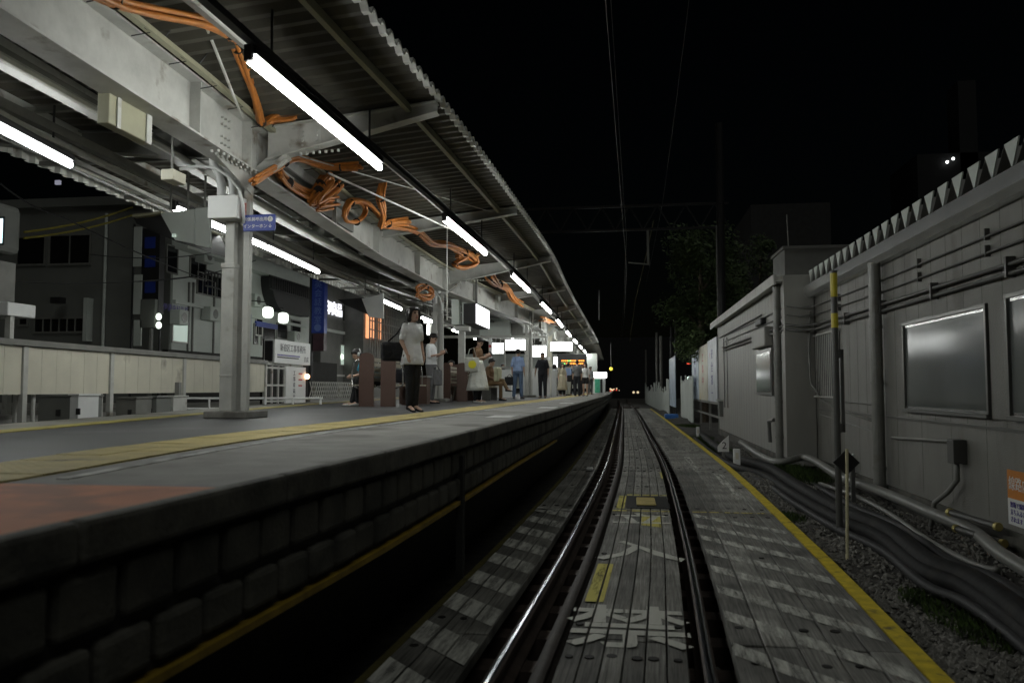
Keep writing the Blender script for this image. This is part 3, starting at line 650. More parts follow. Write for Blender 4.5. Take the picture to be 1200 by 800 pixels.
bundle('cable_bundle', [(452, 206, -3.9), (446, 230, -3.95), (449, 250, -4), (447, 264, -4.1), (455, 262, -4.1), (478, 260, -3.95)], 6, .06, 'orange cables hanging straight down below the end of the nearest lamp', .022, 7)
bundle('cable_bundle', [(450, 262, 13.4), (485, 270, 15.0), (505, 284, 16.0), (525, 287, 17), (545, 296, 18), (556, 304, 18.6)], 5, .07, 'orange cables swagged under the second lamp', .025, 8)
bundle('cable_bundle', [(535, 300, 18), (552, 296, 18.4), (558, 308, 18.7), (543, 314, 18.4), (533, 310, 18), (545, 302, 18.3), (558, 300, 18.8)], 4, .08, 'orange cable coil hanging below the second lamp', .024, 9)
bundle('cable_bundle', [(574, 322, 21.5), (583, 332, 23), (593, 338, 24.5), (600, 350, 25.5), (610, 358, 26.5)], 7, .12, 'thick orange cable bundle hanging left of the third lamp', .026, 10)
bundle('cable_bundle', [(488, 340, 17), (497, 336, 17.4), (506, 342, 17.8), (500, 348, 17.6), (490, 345, 17.2)], 4, .08, 'small orange coil on the second column', .022, 11)
bundle('cable_bundle', [(636, 374, 30), (645, 376, 32), (655, 378, 34)], 4, .12, 'short orange cables far down the canopy', .03, 12)
# ------------------------------------------------------------------ things hung under the canopy
def quad_px(px, X=None, Y=None):   # photo pixels on one plane
    return [pt(u, v, X=X, Y=Y) for u, v in px]
def slab(mb, q, n, m=0):           # quad extruded along n
    n = Vector(n); return mb.hexa([q[0], q[1], q[2], q[3], q[0]+n, q[1]+n, q[2]+n, q[3]+n], m)
# olive edge-on sign box under the girder
t = thing('hanging_box', 'olive metal box slung under the girder left of the nearest column', 'box', (-4.55, 7.2, 3.9))
q = pt(114, 105, X=-4.75); q2 = pt(176, 135, X=-4.55); XO = -4.5; Ya = pt(128, 120, X=XO).y; Yb_ = pt(178, 150, X=XO).y; xo0 = pt(114, 120, Y=Ya).x; zo0 = pt(128, 144, Y=Ya).z; zo1 = pt(128, 99, Y=Ya).z; mb = MB(); mb.box(xo0, XO, Ya, Yb_, zo0, zo1); mb.build('casing', M['olive'], t, bevel=.01)
mb = MB(); mb.box(XO+.002, XO+.015, Ya+.1, Ya+.15, zo0-.01, 4.3); mb.build('strap', M['steel'], t); mb = MB(); mb.box(XO+.002, XO+.015, Yb_-.1, Yb_-.02, zo0-.01, 4.3); mb.build('strap', M['steel'], t)
t = thing('speaker_box', 'small white loudspeaker box hung below the pipes at upper left', 'speaker', (-5.1, 7.6, 3.75))
mb = MB(); mb.box(-5.0, -4.85, 7.9, 8.15, 3.76, 3.88); mb.build('casing', M['cream'], t, bevel=.01); mb = MB(); mb.tube([(-4.93, 8.0, 3.88), (-4.93, 8.0, 4.4)], .012); mb.build('hanger', M['steel_dk'], t)
# dark train indicator with pale side, hung left of the column
t = thing('departure_indicator', 'dark hooded departure indicator with a pale grey side, hung left of the nearest column', 'display', (-6.4, 11, 3.3))
Yi = 9.9; q = [pt(u, v, Y=Yi) for u, v in ((155, 252), (228, 243), (228, 288), (155, 252))]
a = pt(188, 248, Y=Yi); b_ = pt(228, 245, Y=Yi); c = pt(228, 286, Y=Yi); d = pt(205, 280, Y=Yi)
mb = MB(); slab(mb, [pt(188, 250, Y=Yi), pt(205, 281, Y=Yi), pt(228, 286, Y=Yi), pt(228, 245, Y=Yi)], (0, .05, 0)); slab(mb, [pt(229, 244, Y=Yi-.02), pt(229, 287, Y=Yi-.02), pt(246, 290, Y=Yi-.02), pt(246, 243, Y=Yi-.02)], (0, .05, 0)); mb.build('side_panel', M['bldB'], t)
mb = MB(); slab(mb, [pt(155, 252, Y=Yi+.1), pt(160, 262, Y=Yi+.1), pt(206, 283, Y=Yi+.1), pt(188, 250, Y=Yi+.1)], (0, 1.6, 0)); mb.build('housing', M['black'], t)
mb = MB(); slab(mb, [pt(155, 251, Y=Yi), pt(155, 254.5, Y=Yi), pt(189, 250, Y=Yi), pt(189, 247.5, Y=Yi)], (0, 1.6, 0)); mb.build('hood', M['olive'], t)
mb = MB(); p = pt(204, 276, Y=Yi-.03); mb.cbox(p, (.04, .04, .04)); mb.build('lens', M['dimwin'], t)
mb = MB()
for u in (200, 220, 240): p = pt(u, 246, Y=Yi+.03); mb.tube([p, (p.x, p.y, 4.5)], .014, 6)
mb.build('hanger', M['steel_dk'], t)
# blue intercom sign on the column
x, y = gx(9.2)-.08, 9.2; z0 = pt(300, 260, Y=9).z
p0, p1 = pt(285, 252, Y=9.0), pt(322, 270, Y=9.0); cxs, czs = (p0.x+p1.x)/2, (p0.z+p1.z)/2; w_, h_ = p1.x-p0.x, p0.z-p1.z
t = thing('intercom_sign', 'small blue sign with white Japanese lettering, on the nearest column', 'sign', (cxs, 9.0, czs))
mb = MB(); mb.box(p0.x, p1.x, 9.0, 9.03, p1.z, p0.z); mb.build('board', M['blue'], t, bevel=.006)
lettering('駅係員呼出用', .052, (cxs-.045, 8.998, czs+.04), (1, 0, 0), (0, 0, 1), M['txt_w'], t)
lettering('インターホン', .052, (cxs-.045, 8.998, czs-.045), (1, 0, 0), (0, 0, 1), M['txt_w'], t); lettering('↓', .06, (cxs+.145, 8.998, czs-.045), (1, 0, 0), (0, 0, 1), M['txt_w'], t)
mb = MB(); mb.tube([(cxs+.145, 9.0, czs+.042), (cxs+.145, 8.994, czs+.042)], .033, 20); mb.build('disc', M['white'], t); lettering('?', .055, (cxs+.145, 8.992, czs+.042), (1, 0, 0), (0, 0, 1), M['txt_k'], t)
mb = MB(); mb.box(p0.x-.04, p0.x+.05, 9.03, 9.06, czs-.02, czs+.02); mb.build('bracket', M['steel'], t)
# small white notice left of the column
# white box hung with yellow strap
p = pt(397, 240, Y=13); t = thing('cable_box', 'white electrical box hung among the orange cable coils', 'box', (p.x, 13, p.z))
mb = MB(); mb.box(p.x-.12, p.x+.08, 12.9, 13.3, p.z-.23, p.z+.22); mb.build('casing', M['white'], t, bevel=.01)
mb = MB(); q = pt(398, 265, Y=13.1); mb.box(q.x-.015, q.x+.015, 13.09, 13.11, q.z-.15, q.z+.2); mb.build('strap', mat('yellow_strap', (.5, .4, .1), .5), t)
mb = MB(); mb.tube([(p.x, 13.1, p.z+.2), (p.x, 13.1, 4.6)], .015); mb.build('hanger', M['steel_dk'], t)
# hanging monitor
t = thing('hanging_monitor', 'hanging passenger monitor with a bright white screen and dark casing', 'monitor', tuple(pt(562, 368, Y=21.5)))
A = [pt(558, 355, Y=21.2), pt(558, 379, Y=21.2), pt(574, 386, Y=22.3), pt(574, 364, Y=22.3)]
n_ = (A[3]-A[0]).cross(A[1]-A[0]).normalized()
if n_.x < 0: n_ = -n_
mb = MB(); slab(mb, [a_-n_*.02 for a_ in A], tuple(-n_*.35)); mb.build('casing', M['black'], t)
mb = MB(); B_ = [A[0]*.97+A[2]*.03, A[1]*.97+A[3]*.03, A[2]*.97+A[0]*.03, A[3]*.97+A[1]*.03]; slab(mb, B_, tuple(-n_*.018)); mb.build('screen', M['screen'], t)
mb = MB(); c = (A[0]+A[3])/2-n_*.2; mb.tube([c-Vector((0,0,.05)), (c.x, c.y, 4.8)], .03); mb.build('hanger', M['steel_dk'], t)
p = pt(556, 381, Y=21); p2 = pt(570, 390, Y=22.2)
Yi = 19.5; t = thing('hooded_display', 'smaller hooded display with a pale end hung above the seated man', 'display', tuple(pt(440, 360, Y=Yi)))
mb = MB(); slab(mb, [pt(424, 350, Y=Yi), pt(432, 371, Y=Yi), pt(449, 373, Y=Yi), pt(449, 344, Y=Yi)], (0, .08, 0)); mb.build('side_panel', M['white'], t)
mb = MB(); slab(mb, [pt(396, 351, Y=Yi+.1), pt(404, 357, Y=Yi+.1), pt(432, 369, Y=Yi+.1), pt(424, 349, Y=Yi+.1)], (0, 1.6, 0)); mb.build('housing', M['black'], t)
mb = MB()
for u in (428, 444): p = pt(u, 346, Y=Yi+.04); mb.tube([p, (p.x, p.y, 4.5)], .016, 6)
mb.build('hanger', M['steel_dk'], t)
# vertical sensor pole with head by bench
YP = 24.5; p0 = pt(541, 419, Y=YP); t = thing('camera_pole', 'pale pole with a boxy head standing behind the brown bench ends', 'pole', (p0.x, YP, PZ))
mb = MB(); mb.box(p0.x-.1, p0.x+.1, YP-.05, YP+.1, PZ, 3.3); mb.build('pole', M['steel'], t)
mb = MB(); mb.box(p0.x-.2, p0.x+.25, YP-.1, YP+.2, 3.3, 3.45); mb.build('bracket', M['steel'], t)
mb = MB(); q = pt(538, 362, Y=YP); mb.box(q.x-.22, q.x+.02, YP-.1, YP+.2, 3.5, 4.3); mb.box(q.x+.12, q.x+.35, YP-.1, YP+.2, 3.5, 4.2); mb.build('head', M['bldB'], t, bevel=.01)

# grey hanging wall above the stair opening
Yb = 33.5
t = thing('stair_fascia', 'large blank grey fascia hung above the lit counter', 'fascia', tuple(pt(580, 380, Y=Yb)))
mb = MB(); A = [pt(562, 345, Y=Yb), pt(562, 394, Y=Yb), pt(598, 394, Y=Yb), pt(598, 352, Y=Yb)]; slab(mb, A, (0, .3, 0)); mb.build('panel', M['bldB'], t)
mb = MB(); A = [pt(540, 370, Y=Yb+.2), pt(540, 394, Y=Yb+.2), pt(562, 394, Y=Yb+.2), pt(562, 368, Y=Yb+.2)]; slab(mb, A, (0, .3, 0)); mb.build('louvre', M['steel_dk'], t); mb = MB(); A = [pt(599, 362, Y=Yb+.2), pt(599, 393, Y=Yb+.2), pt(618, 393, Y=Yb+.2), pt(618, 366, Y=Yb+.2)]; slab(mb, A, (0, .3, 0)); mb.build('louvre', M['steel_dk'], t)
mb = MB(); A = [pt(520, 393, Y=Yb-.1), pt(520, 396, Y=Yb-.1), pt(640, 396, Y=Yb-.1), pt(640, 393, Y=Yb-.1)]; slab(mb, A, (0, .2, 0)); mb.build('rail', M['steel'], t)
def litsign(name, label, u0, v0, u1, v1, Y, text=None, thick=.25):
    p0, p1 = pt(u0, v0, Y=Y), pt(u1, v1, Y=Y); t = thing(name, label, 'sign', ((p0.x+p1.x)/2, Y, p1.z))
    mb = MB(); mb.box(p0.x-.03, p1.x+.03, Y+.01, Y+thick, p1.z-.03, p0.z+.03); mb.build('casing', M['steel_dk'], t)
    mb = MB(); mb.box(p0.x, p1.x, Y-.01, Y+.012, p1.z, p0.z); mb.build('face', M['signlit'], t)
    mb = MB()
    for x in (p0.x+.15, p1.x-.15): mb.tube([(x, Y+.1, p0.z), (x, Y+.1, 4.6)], .015)
    mb.build('hanger', M['steel'], t)
    if text:
        for s_, fx0, sz in text: lettering(s_, sz, (p0.x+(p1.x-p0.x)*fx0, Y-.011, (p0.z+p1.z)/2), (1, 0, 0), (0, 0, 1), M['txt_k'], t)
    return t
litsign('lit_sign', 'wide lit white sign above the head of the man in light blue', 592, 398, 621, 410, 34)
litsign('lit_sign', 'lit white sign hung right behind the third column', 622, 405, 640, 418, 35)
litsign('lit_sign', 'lit white sign with the dark figures 11 at its right end', 645, 401, 670.5, 411, 36, [('11', .84, .34)])
litsign('lit_sign', 'small lit white sign left of the man in light blue', 577, 402, 590, 414, 36)
litsign('lit_sign', 'small lit sign just left of the second column above the phone user', 497, 374, 506, 378, 30)
litsign('lit_sign', 'narrow upright lit sign left of the second column', 500.5, 380, 503.5, 392, 30.5)
# amber LED board
p0, p1 = pt(658, 421, Y=45), pt(684, 427.5, Y=45); t = thing('led_board', 'black departure board with amber and green lit lines above the crowd', 'display', ((p0.x+p1.x)/2, 45, p1.z))
mb = MB(); mb.box(p0.x-.25, p1.x+.15, 45, 45.3, p1.z-.1, p0.z+.3); mb.build('casing', M['black'], t)
mb = MB(); w_ = p1.x-p0.x; h_ = p0.z-p1.z
rnd = random.Random(4)
def ledrow(z, a, b_, mb):
    x = p0.x+w_*a
    while x < p0.x+w_*b_:
        ww = rnd.uniform(.05, .11); mb.box(x, x+ww, 44.98, 44.999, z-.04, z+.04); x += ww+.03
ledrow(p1.z+h_*.75, 0, .25, mb); ledrow(p1.z+h_*.75, .42, 1, mb); ledrow(p1.z+h_*.25, .22, .98, mb); mb.build('amber_lines', M['amber'], t)
mb = MB(); ledrow(p1.z+h_*.75, .27, .4, mb); ledrow(p1.z+h_*.25, 0, .2, mb); mb.build('green_lines', M['greenled'], t)
mb = MB(); mb.tube([(p0.x+.3, 45.1, p0.z+.25), (p0.x+.3, 45.1, 4.6)], .02); mb.build('hanger', M['steel'], t)
# lit vertical box, white kiosk, green poster
p0, p1 = pt(649, 418, Y=42), pt(653, 430, Y=42); t = thing('lit_column_sign', 'slim upright lit white box at the left of the crowd', 'sign', (p0.x, 42, p1.z)); mb = MB(); mb.box(p0.x, p1.x, 42, 42.2, p1.z, p0.z); mb.build('face', M['signlit'], t); mb = MB(); mb.box(p0.x-.02, p1.x+.02, 42.02, 42.25, PZ, p1.z-.01); mb.build('post', M['steel'], t)
p0, p1 = pt(694, 436, Y=56), pt(707, 442, Y=56); t = thing('kiosk', 'bright white kiosk with a green poster at the far end of the platform', 'kiosk', ((p0.x+p1.x)/2, 56, PZ))
mb = MB(); mb.box(p0.x, p1.x+.2, 55.9, 58, p1.z, p0.z); mb.build('header', M['signlit'], t); mb = MB(); mb.box(p0.x, p1.x+.1, 56, 58, PZ, p1.z-.005); mb.build('wall', M['white'], t)
q0, q1 = pt(697, 444, Y=55.9), pt(703, 460, Y=55.9); mb = MB(); mb.box(q0.x, q1.x, 55.93, 55.99, q1.z, q0.z); mb.build('poster', mat('green_poster', (.08, .45, .28), .5, var=.3, scale=4), t)
q0, q1 = pt(703.5, 444, Y=55.9), pt(706, 460, Y=55.9); mb = MB(); mb.box(q0.x, q1.x, 55.93, 55.99, q1.z, q0.z); mb.build('opening', M['black'], t)
p = pt(716, 432, Y=60); t = thing('warning_lamp', 'small yellow warning lamp under the far end of the canopy', 'lamp', tuple(p)); mb = MB(); mb.ball(p, .13); mb.build('globe', emis('yellow_lamp', (1, .85, .1), 1.2), t); mb = MB(); mb.tube([p+Vector((0, 0, .1)), (p.x, p.y, 4.9)], .02); mb.build('hanger', M['steel_dk'], t)
# white counter walls of the stair enclosure
def wallbox(name, label, cat, parts):
    t = None
    for (nm, m_, (u0, v0, u1, v1), Y, dy) in parts:
        p0, p1 = pt(u0, v0, Y=Y), pt(u1, v1, Y=Y)
        if t is None: t = thing(name, label, cat, ((p0.x+p1.x)/2, Y, PZ))
        mb = MB(); zb = max(p1.z, PZ); mb.box(p0.x, p1.x, Y, Y+dy, zb, p0.z); mb.build(nm, M[m_], t)
    return t
wallbox('stair_wall', 'long white stair parapet behind the standing men', 'wall', [('panel', 'white', (612, 431, 634, 467.5), 33, .15), ('panel', 'white', (634.3, 432, 645, 467), 33.4, .15), ('cap', 'steel', (611, 430, 646, 431.4), 32.95, .3), ('panel', 'white', (646, 434, 652, 466), 37, .2)])
wallbox('ticket_counter', 'white counter with a red label and blue lines beside the stair parapet', 'counter', [('front', 'white', (577, 433, 599, 467), 31, .5), ('label', 'red', (578.5, 434, 588, 436.5), 30.985, .01), ('text_line', 'txt_p', (579, 440, 588, 440.8), 30.985, .01), ('text_line', 'txt_p', (579, 443, 586, 443.8), 30.985, .01), ('text_line', 'txt_p', (579, 446, 588, 446.8), 30.985, .01)])
wallbox('glass_partition', 'tall glazed partition with white posts behind the counter', 'partition', [('post', 'white', (573, 396, 576, 466), 33, .1), ('post', 'red', (573.2, 404, 575.8, 407), 32.97, .02), ('post', 'red', (573.2, 416, 575.8, 418), 32.97, .02), ('rail', 'steel', (576, 429, 612, 431), 33.1, .1), ('post', 'steel', (591, 396, 592, 430), 33.1, .08)])
wallbox('back_wall', 'pale back wall of the concourse lit from above', 'wall', [('panel', 'bldB', (540, 415, 700, 455), 62, .2)])
wallbox('pillar', 'pale patterned pillar behind the third column', 'column', [('shaft', 'cream', (641, 370, 647, 466), 39.5, .2), ('notice', 'white', (642, 418, 645, 422), 39.45, .03)])
# benches: brown end boards, slatted seat and back, chrome arm rails
def bench(x, y, d, label, L_=1.5, grp='benches with brown end boards'):
    t = thing('platform_bench', label, 'bench', (x, y, PZ), grp)
    for yy in (y, y+L_):
        mb = MB(); n = 10
        pr = [(x-.15, PZ), (x+.15, PZ), (x+.15, PZ+.98)] + [(x+.15*math.cos(a), PZ+.98+.09*math.sin(a)) for a in [math.pi*i/n for i in range(1, n)]] + [(x-.15, PZ+.98)]
        mb.loft([[(q[0], yy, q[1]) for q in pr], [(q[0], yy+.05, q[1]) for q in pr]]); mb.build('end_board', M['brown'], t)
    mb = MB()
    for k in range(5): mb.box(x+d*(.02+.085*k)-.035, x+d*(.02+.085*k)+.035, y+.055, y+L_-.005, PZ+.41, PZ+.44)
    mb.build('seat', M['slat'], t)
    mb = MB()
    for k in range(5): mb.box(x-d*.11-.012, x-d*.11+.012, y+.055, y+L_-.005, PZ+.5+.1*k, PZ+.57+.1*k)
    mb.build('backrest', M['slat'], t)
    mb = MB()
    for yy in (y+.1, y+L_-.1): mb.tube([(x, yy, PZ+.41), (x+d*.1, yy, PZ)], .025)
    mb.build('leg', M['steel_dk'], t)
    mb = MB()
    for yy in (y+.02, y+L_+.02): mb.tube([(x+d*.14, yy, PZ+.95), (x+d*.25, yy, PZ+.9), (x+d*.3, yy, PZ+.7), (x+d*.3, yy, PZ+.42), (x+d*.15, yy, PZ+.36)], .014, 7)
    mb.build('arm_rail', M['chrome'], t, smooth=True)
    return t
bx = [pt(u, 455, Y=15.3).x for u in (429, 454.5)]; bx2 = [pt(u, 455, Y=21.6).x for u in (521.5, 541.5)]
bench(bx[0], 15.3, -1, 'bench with brown end board holding the bent-over seated man')
bench(bx[1], 15.3, 1, 'bench with brown end board directly left of the standing woman')
bench(bx2[0], 21.6, -1, 'farther bench with brown end board just right of the second column')
bench(bx2[1], 21.6, 1, 'farther bench with brown end board next to the woman in the pale skirt')
wallbox('bin_cabinet', 'dark brown cabinet behind the legs of the standing woman', 'cabinet', [('body', 'brown', (468, 440, 500, 474), 17.8, .3), ('top', 'chrome', (466, 440, 501, 442), 17.75, .4)])

# ------------------------------------------------------------------ far side: opposite platform, fence, cabinets
op = MB(); op.box(-40, -10.6, 4, 60, -.3, 1.02); tag(op.build('opposite_platform', M['conc']), kind='structure')
t = thing('panel_fence', 'long cream panel fence with a dark top rail across the far track', 'fence', (-10, 12, .2))
n = 0; ys_ = [9.5, 12.0, 14.4, 17.2, 20.0, 21.8]
FXx = lambda y: -10.0 - (y-12.7)*.04
for a, b_ in zip(ys_[:-1], ys_[1:]):
    mb = MB(); k = 6
    for i in range(k):
        y0, y1 = a+.05+(b_-a-.1)*i/k, a+.05+(b_-a-.1)*(i+1)/k-.006
        mb.hexa([(FXx(y0)-.05, y0, 1.4), (FXx(y0), y0, 1.4), (FXx(y1), y1, 1.4), (FXx(y1)-.05, y1, 1.4), (FXx(y0)-.05, y0, 2.2), (FXx(y0), y0, 2.2), (FXx(y1), y1, 2.2), (FXx(y1)-.05, y1, 2.2)])
    mb.build('panel', M['cream'], t)
    mb = MB(); mb.box(FXx(b_)-.05, FXx(b_)+.04, b_-.05, b_+.05, .2, 2.2); mb.build('post', M['steel'], t)
mb = MB(); mb.bar((FXx(9.5), 9.5, 2.26), (FXx(21.8), 21.8, 2.26), .16, .1); mb.build('top_rail', M['steel_dk'], t)
mb = MB(); mb.box(-10.5, -10.3, 22.3, 24, 1.05, 2.25); 
# low railings beside the fence
t = thing('low_railing', 'low white pipe railing left of the nearest column across the far track', 'railing', (-9.2, 17, .2))
mb = MB()
a, b_ = pt(212, 486, Y=16.5), pt(252, 484, Y=16.5)
for zz in (1.05, 1.28): mb.tube([(a.x, 16.5, zz), (b_.x+2.2, 17.2, zz)], .025)
for k in range(6): xx = a.x+k*.6; mb.tube([(xx, 16.5+k*.12, .2), (xx, 16.5+k*.12, 1.3)], .025)
mb.build('rails', M['white'], t)
def cabinet(u0, v0, u1, v1, Y, m_, label, dep=.5):
    p0, p1 = pt(u0, v0, Y=Y), pt(u1, v1, Y=Y); t = thing('trackside_cabinet', label, 'cabinet', ((p0.x+p1.x)/2, Y, .0), 'cabinets under the cream fence')
    mb = MB(); mb.box(p0.x, p1.x, Y, Y+dep, -.3, p0.z); mb.build('body', M[m_], t, bevel=.01)
    mb = MB(); mb.box(p0.x-.02, p1.x+.02, Y-.02, Y+dep+.02, p0.z+.002, p0.z+.03); mb.build('lid', M[m_], t)
    mb = MB(); mb.box((p0.x+p1.x)/2+.05, (p0.x+p1.x)/2+.12, Y-.02, Y-.002, p0.z-.3, p0.z-.2); mb.build('handle', M['black'], t)
cabinet(45, 465, 81, 494, 11.6, 'bldA', 'wide grey cabinet under the fence at far left', .8)
cabinet(82, 463.5, 91, 494, 11.6, 'white', 'narrow white cabinet end beside the wide grey one', .5)
cabinet(136, 467, 159, 488, 13.6, 'steel_dk', 'dark brown-grey cabinet in the middle of the fence')
cabinet(161, 466, 183, 487, 14.1, 'bldA', 'pale blue-grey cabinet right of the dark one')
cabinet(186, 465, 203, 486, 14.8, 'steel', 'grey cabinet nearest the lone post')
wallbox('lone_post', 'short grey post standing beside the low white railing', 'post', [('shaft', 'pipe', (205, 448, 209, 486), 15.2, .1)])
mb = MB()
for u in (18, 39, 108, 118): p = pt(u, 465, Y=12.4); mb.tube([(p.x, 12.4, -.3), (p.x, 12.4, 1.4)], .035)
o = mb.build('cable_riser', M['steel']); tag(o, 'thin grey riser pipes under the cream fence', 'pipe')

# construction office sign and panel
t = thing('office_hut', 'small site hut with a lettered white sign box on top', 'hut', (-11, 26, 1.02))
X0 = -11.0
def px_panel(mb, u0, v0, u1, v1, X, th_, m=0):
    a, b_, c, d = pt(u0, v0, X=X), pt(u1, None or v0, X=X), None, None
    y0, y1 = pt(u0, 455, X=X).y, pt(u1, 455, X=X).y; z0 = pt(u0, v1, X=X).z; z1 = pt(u0, v0, X=X).z
    mb.box(X-th_, X, y0, y1, z0, z1, m); return y0, y1, z0, z1
mb = MB(); y0, y1, z0, z1 = px_panel(mb, 321, 397, 363, 425, X0, .35); mb.build('sign_box', M['white'], t)
yc, zc = (y0+y1)/2, (z0+z1)/2
lettering('新宿区工事事務所', .27, (X0, yc, zc+.12), (0, 1, 0), (0, 0, 1), M['txt_k'], t, sx=.95)
mb = MB(); mb.box(X0, X0+.006, y0+.2, y1-.9, zc-.13, zc-.09); mb.build('stripe', M['txt_p'], t); mb = MB(); mb.box(X0, X0+.006, y0+.2, y1-1.0, zc-.2, zc-.16); mb.build('stripe', M['txt_k'], t)
lettering('京成', .2, (X0, y1-.35, zc-.2), (0, 1, 0), (0, 0, 1), M['txt_k'], t)
mb = MB(); mb.box(X0-.4, X0-.36, y0-.0, y1, z0, z1); mb.box(X0-.3, X0-.05, y0-.06, y0-.01, z0+.05, z1-.05); mb.build('sign_side', M['black'], t)
mb = MB(); yy0, yy1, zz0, zz1 = px_panel(mb, 335, 429, 358, 474, X0+.0, .1); mb.build('wall', M['white'], t)
for k, ch in enumerate('工事車両出入口'): lettering(ch, .19, (X0, yy1-.95, zz1-.22-.2*k), (0, 1, 0), (0, 0, 1), M['txt_k'], t)
mb = MB()
for k in range(3): mb.box(X0, X0+.004, yy1-.6, yy1-.3, zz1-.25-.2*k, zz1-.2-.2*k)
mb.build('text_lines', M['red'], t)
mb = MB(); ya, yb = pt(312, 455, X=X0).y, pt(334, 455, X=X0).y
for k in range(4): yq = ya+(yb-ya)*k/3; mb.box(X0-.06, X0-.01, yq-.03, yq+.03, 1.02, zz1)
for zz in (1.1, 1.6, 2.15): mb.box(X0-.055, X0-.015, ya, yb, zz-.03, zz+.03)
mb.build('door_frame', M['steel'], t); mb = MB(); mb.box(X0-.2, X0-.12, ya, yb, 1.02, zz1); mb.build('door', M['win_dk'], t)
mb = MB(); mb.box(X0-.7, X0-.1, ya, yy1, zz1+.02, zz1+.09); mb.build('lintel', M['steel'], t)
p = pt(360, 441, X=-10.95); t = thing('warning_light', 'small glowing orange warning light beside the site hut', 'lamp', tuple(p)); mb = MB(); mb.ball(p, .09); mb.build('globe', emis('orange_lamp', (1, .5, .25), 9), t); mb = MB(); mb.tube([(p.x, p.y, 1.02), (p.x, p.y, p.z-.08)], .02); mb.build('post', M['black'], t)
t = thing('lattice_gate', 'folding metal lattice gate right of the site hut', 'gate', (-11.3, 30, 1.02)); mb = MB(); X_ = -11.4; ya, yb = pt(362, 455, X=X_).y, pt(414, 455, X=X_).y; n = 22
for k in range(n):
    a_, b2 = ya+(yb-ya)*k/n, ya+(yb-ya)*(k+2)/n
    mb.bar((X_, a_, 1.1), (X_, b2, 1.75), .02, .03); mb.bar((X_+.03, b2, 1.1), (X_+.03, a_, 1.75), .02, .03)
mb.build('lattice', M['steel'], t); mb = MB(); mb.box(X_-.05, X_+.05, ya, yb, 1.02, 1.09); mb.build('rail', M['steel_dk'], t)

# ------------------------------------------------------------------ buildings on the left
def on_x(X, u, v): return pt(u, v, X=X)
# grey building A facing the camera
YA = 24.5
t = thing('grey_building', 'dim grey three-storey building behind the cream fence at left', 'building', (-17, YA, 0)); pA0, pA1 = pt(20, 240, Y=YA), pt(166, 240, Y=YA)
mb = MB(); zt = pt(100, 237, Y=YA).z; mb.box(-23, -15.06, YA, YA+10, 0, zt); mb.build('wall', M['bldA'], t)
def win(t, u0, v0, u1, v1, Y, frame='steel_dk', glassm='win_dk', mull=0):
    p0, p1 = pt(u0, v0, Y=Y), pt(u1, v1, Y=Y); mb = MB(); w_ = .06
    mb.box(p0.x-w_, p1.x+w_, Y-.05, Y-.002, p0.z, p0.z+w_); mb.box(p0.x-w_, p1.x+w_, Y-.05, Y-.002, p1.z-w_, p1.z); mb.box(p0.x-w_, p0.x, Y-.05, Y-.002, p1.z, p0.z); mb.box(p1.x, p1.x+w_, Y-.05, Y-.002, p1.z, p0.z)
    for k in range(mull): xx = p0.x+(p1.x-p0.x)*(k+1)/(mull+1); mb.box(xx-.02, xx+.02, Y-.045, Y-.006, p1.z, p0.z)
    f = mb.build('window', M[frame], t); mb = MB(); mb.box(p0.x, p1.x, Y-.02, Y-.004, p1.z, p0.z); mb.build('pane', M[glassm], f)
win(t, 22, 279, 52, 309, YA); win(t, 60, 277, 105, 308, YA, mull=1); win(t, 42, 374, 98, 388, YA, mull=5); win(t, 24, 366, 32, 380, YA)
mb = MB(); p = pt(125, 250, Y=YA-.1); mb.tube([(p.x, YA-.1, p.z), (p.x, YA-.1, 1)], .05); mb.build('downpipe', M['bldB'], t)
mb = MB(); p0, p1 = pt(105, 350, Y=YA), pt(108, 400, Y=YA); mb.box(p0.x, p1.x, YA-.3, YA-.002, p1.z, p0.z); mb.build('pilaster', M['bldB'], t)
mb = MB(); mb.box(-23.1, -15.02, YA-.12, YA-.003, zt-.15, zt+.15); mb.build('parapet', M['bldA'], t)
mb = MB(); p = pt(68, 352, Y=YA-.3); mb.cbox(p, (.35, .3, .2)); mb.build('vent', M['black'], t)
# yellow-sheathed wires in front
def wire(name, pts, r_, m, label, sag=0, cat='wire', grp=None):
    mb = MB(); P_ = [Vector(p) for p in pts]; out = []
    for a, b_ in zip(P_[:-1], P_[1:]):
        for k in range(8): t = k/8; q = a.lerp(b_, t); q.z -= sag*4*t*(1-t); out.append(q)
    out.append(P_[-1]); mb.tube(out, r_, 5); o = mb.build(name, m); tag(o, label, cat, grp); return o
M['yel_sh'] = mat('yellow_sheath', (.2, .17, .02), .7)
wire('sheathed_wire', [pt(28, 272, Y=18), pt(155, 243, Y=22)], .03, M['yel_sh'], 'upper yellow-sheathed wire in front of the grey building', .1)
wire('sheathed_wire', [pt(28, 279, Y=18), pt(155, 252, Y=22)], .03, M['yel_sh'], 'lower yellow-sheathed wire in front of the grey building', .1)
wire('overhead_wire', [pt(0, 215, Y=14), pt(75, 255, Y=16), pt(250, 330, Y=26)], .018, M['black'], 'dark wire sloping down across the grey building', .1)
for k, (a, b_) in enumerate((((105, 298), (255, 295)), ((20, 330), (255, 320)), ((160, 330), (300, 305)))): wire('overhead_wire', [pt(*a, Y=20), pt(*b_, Y=23)], .014, M['black'], ['thin dark wire level with the upper windows of the grey building', 'thin dark wire below the upper windows of the grey building', 'thin dark wire rising behind the nearest column'][k], .15)
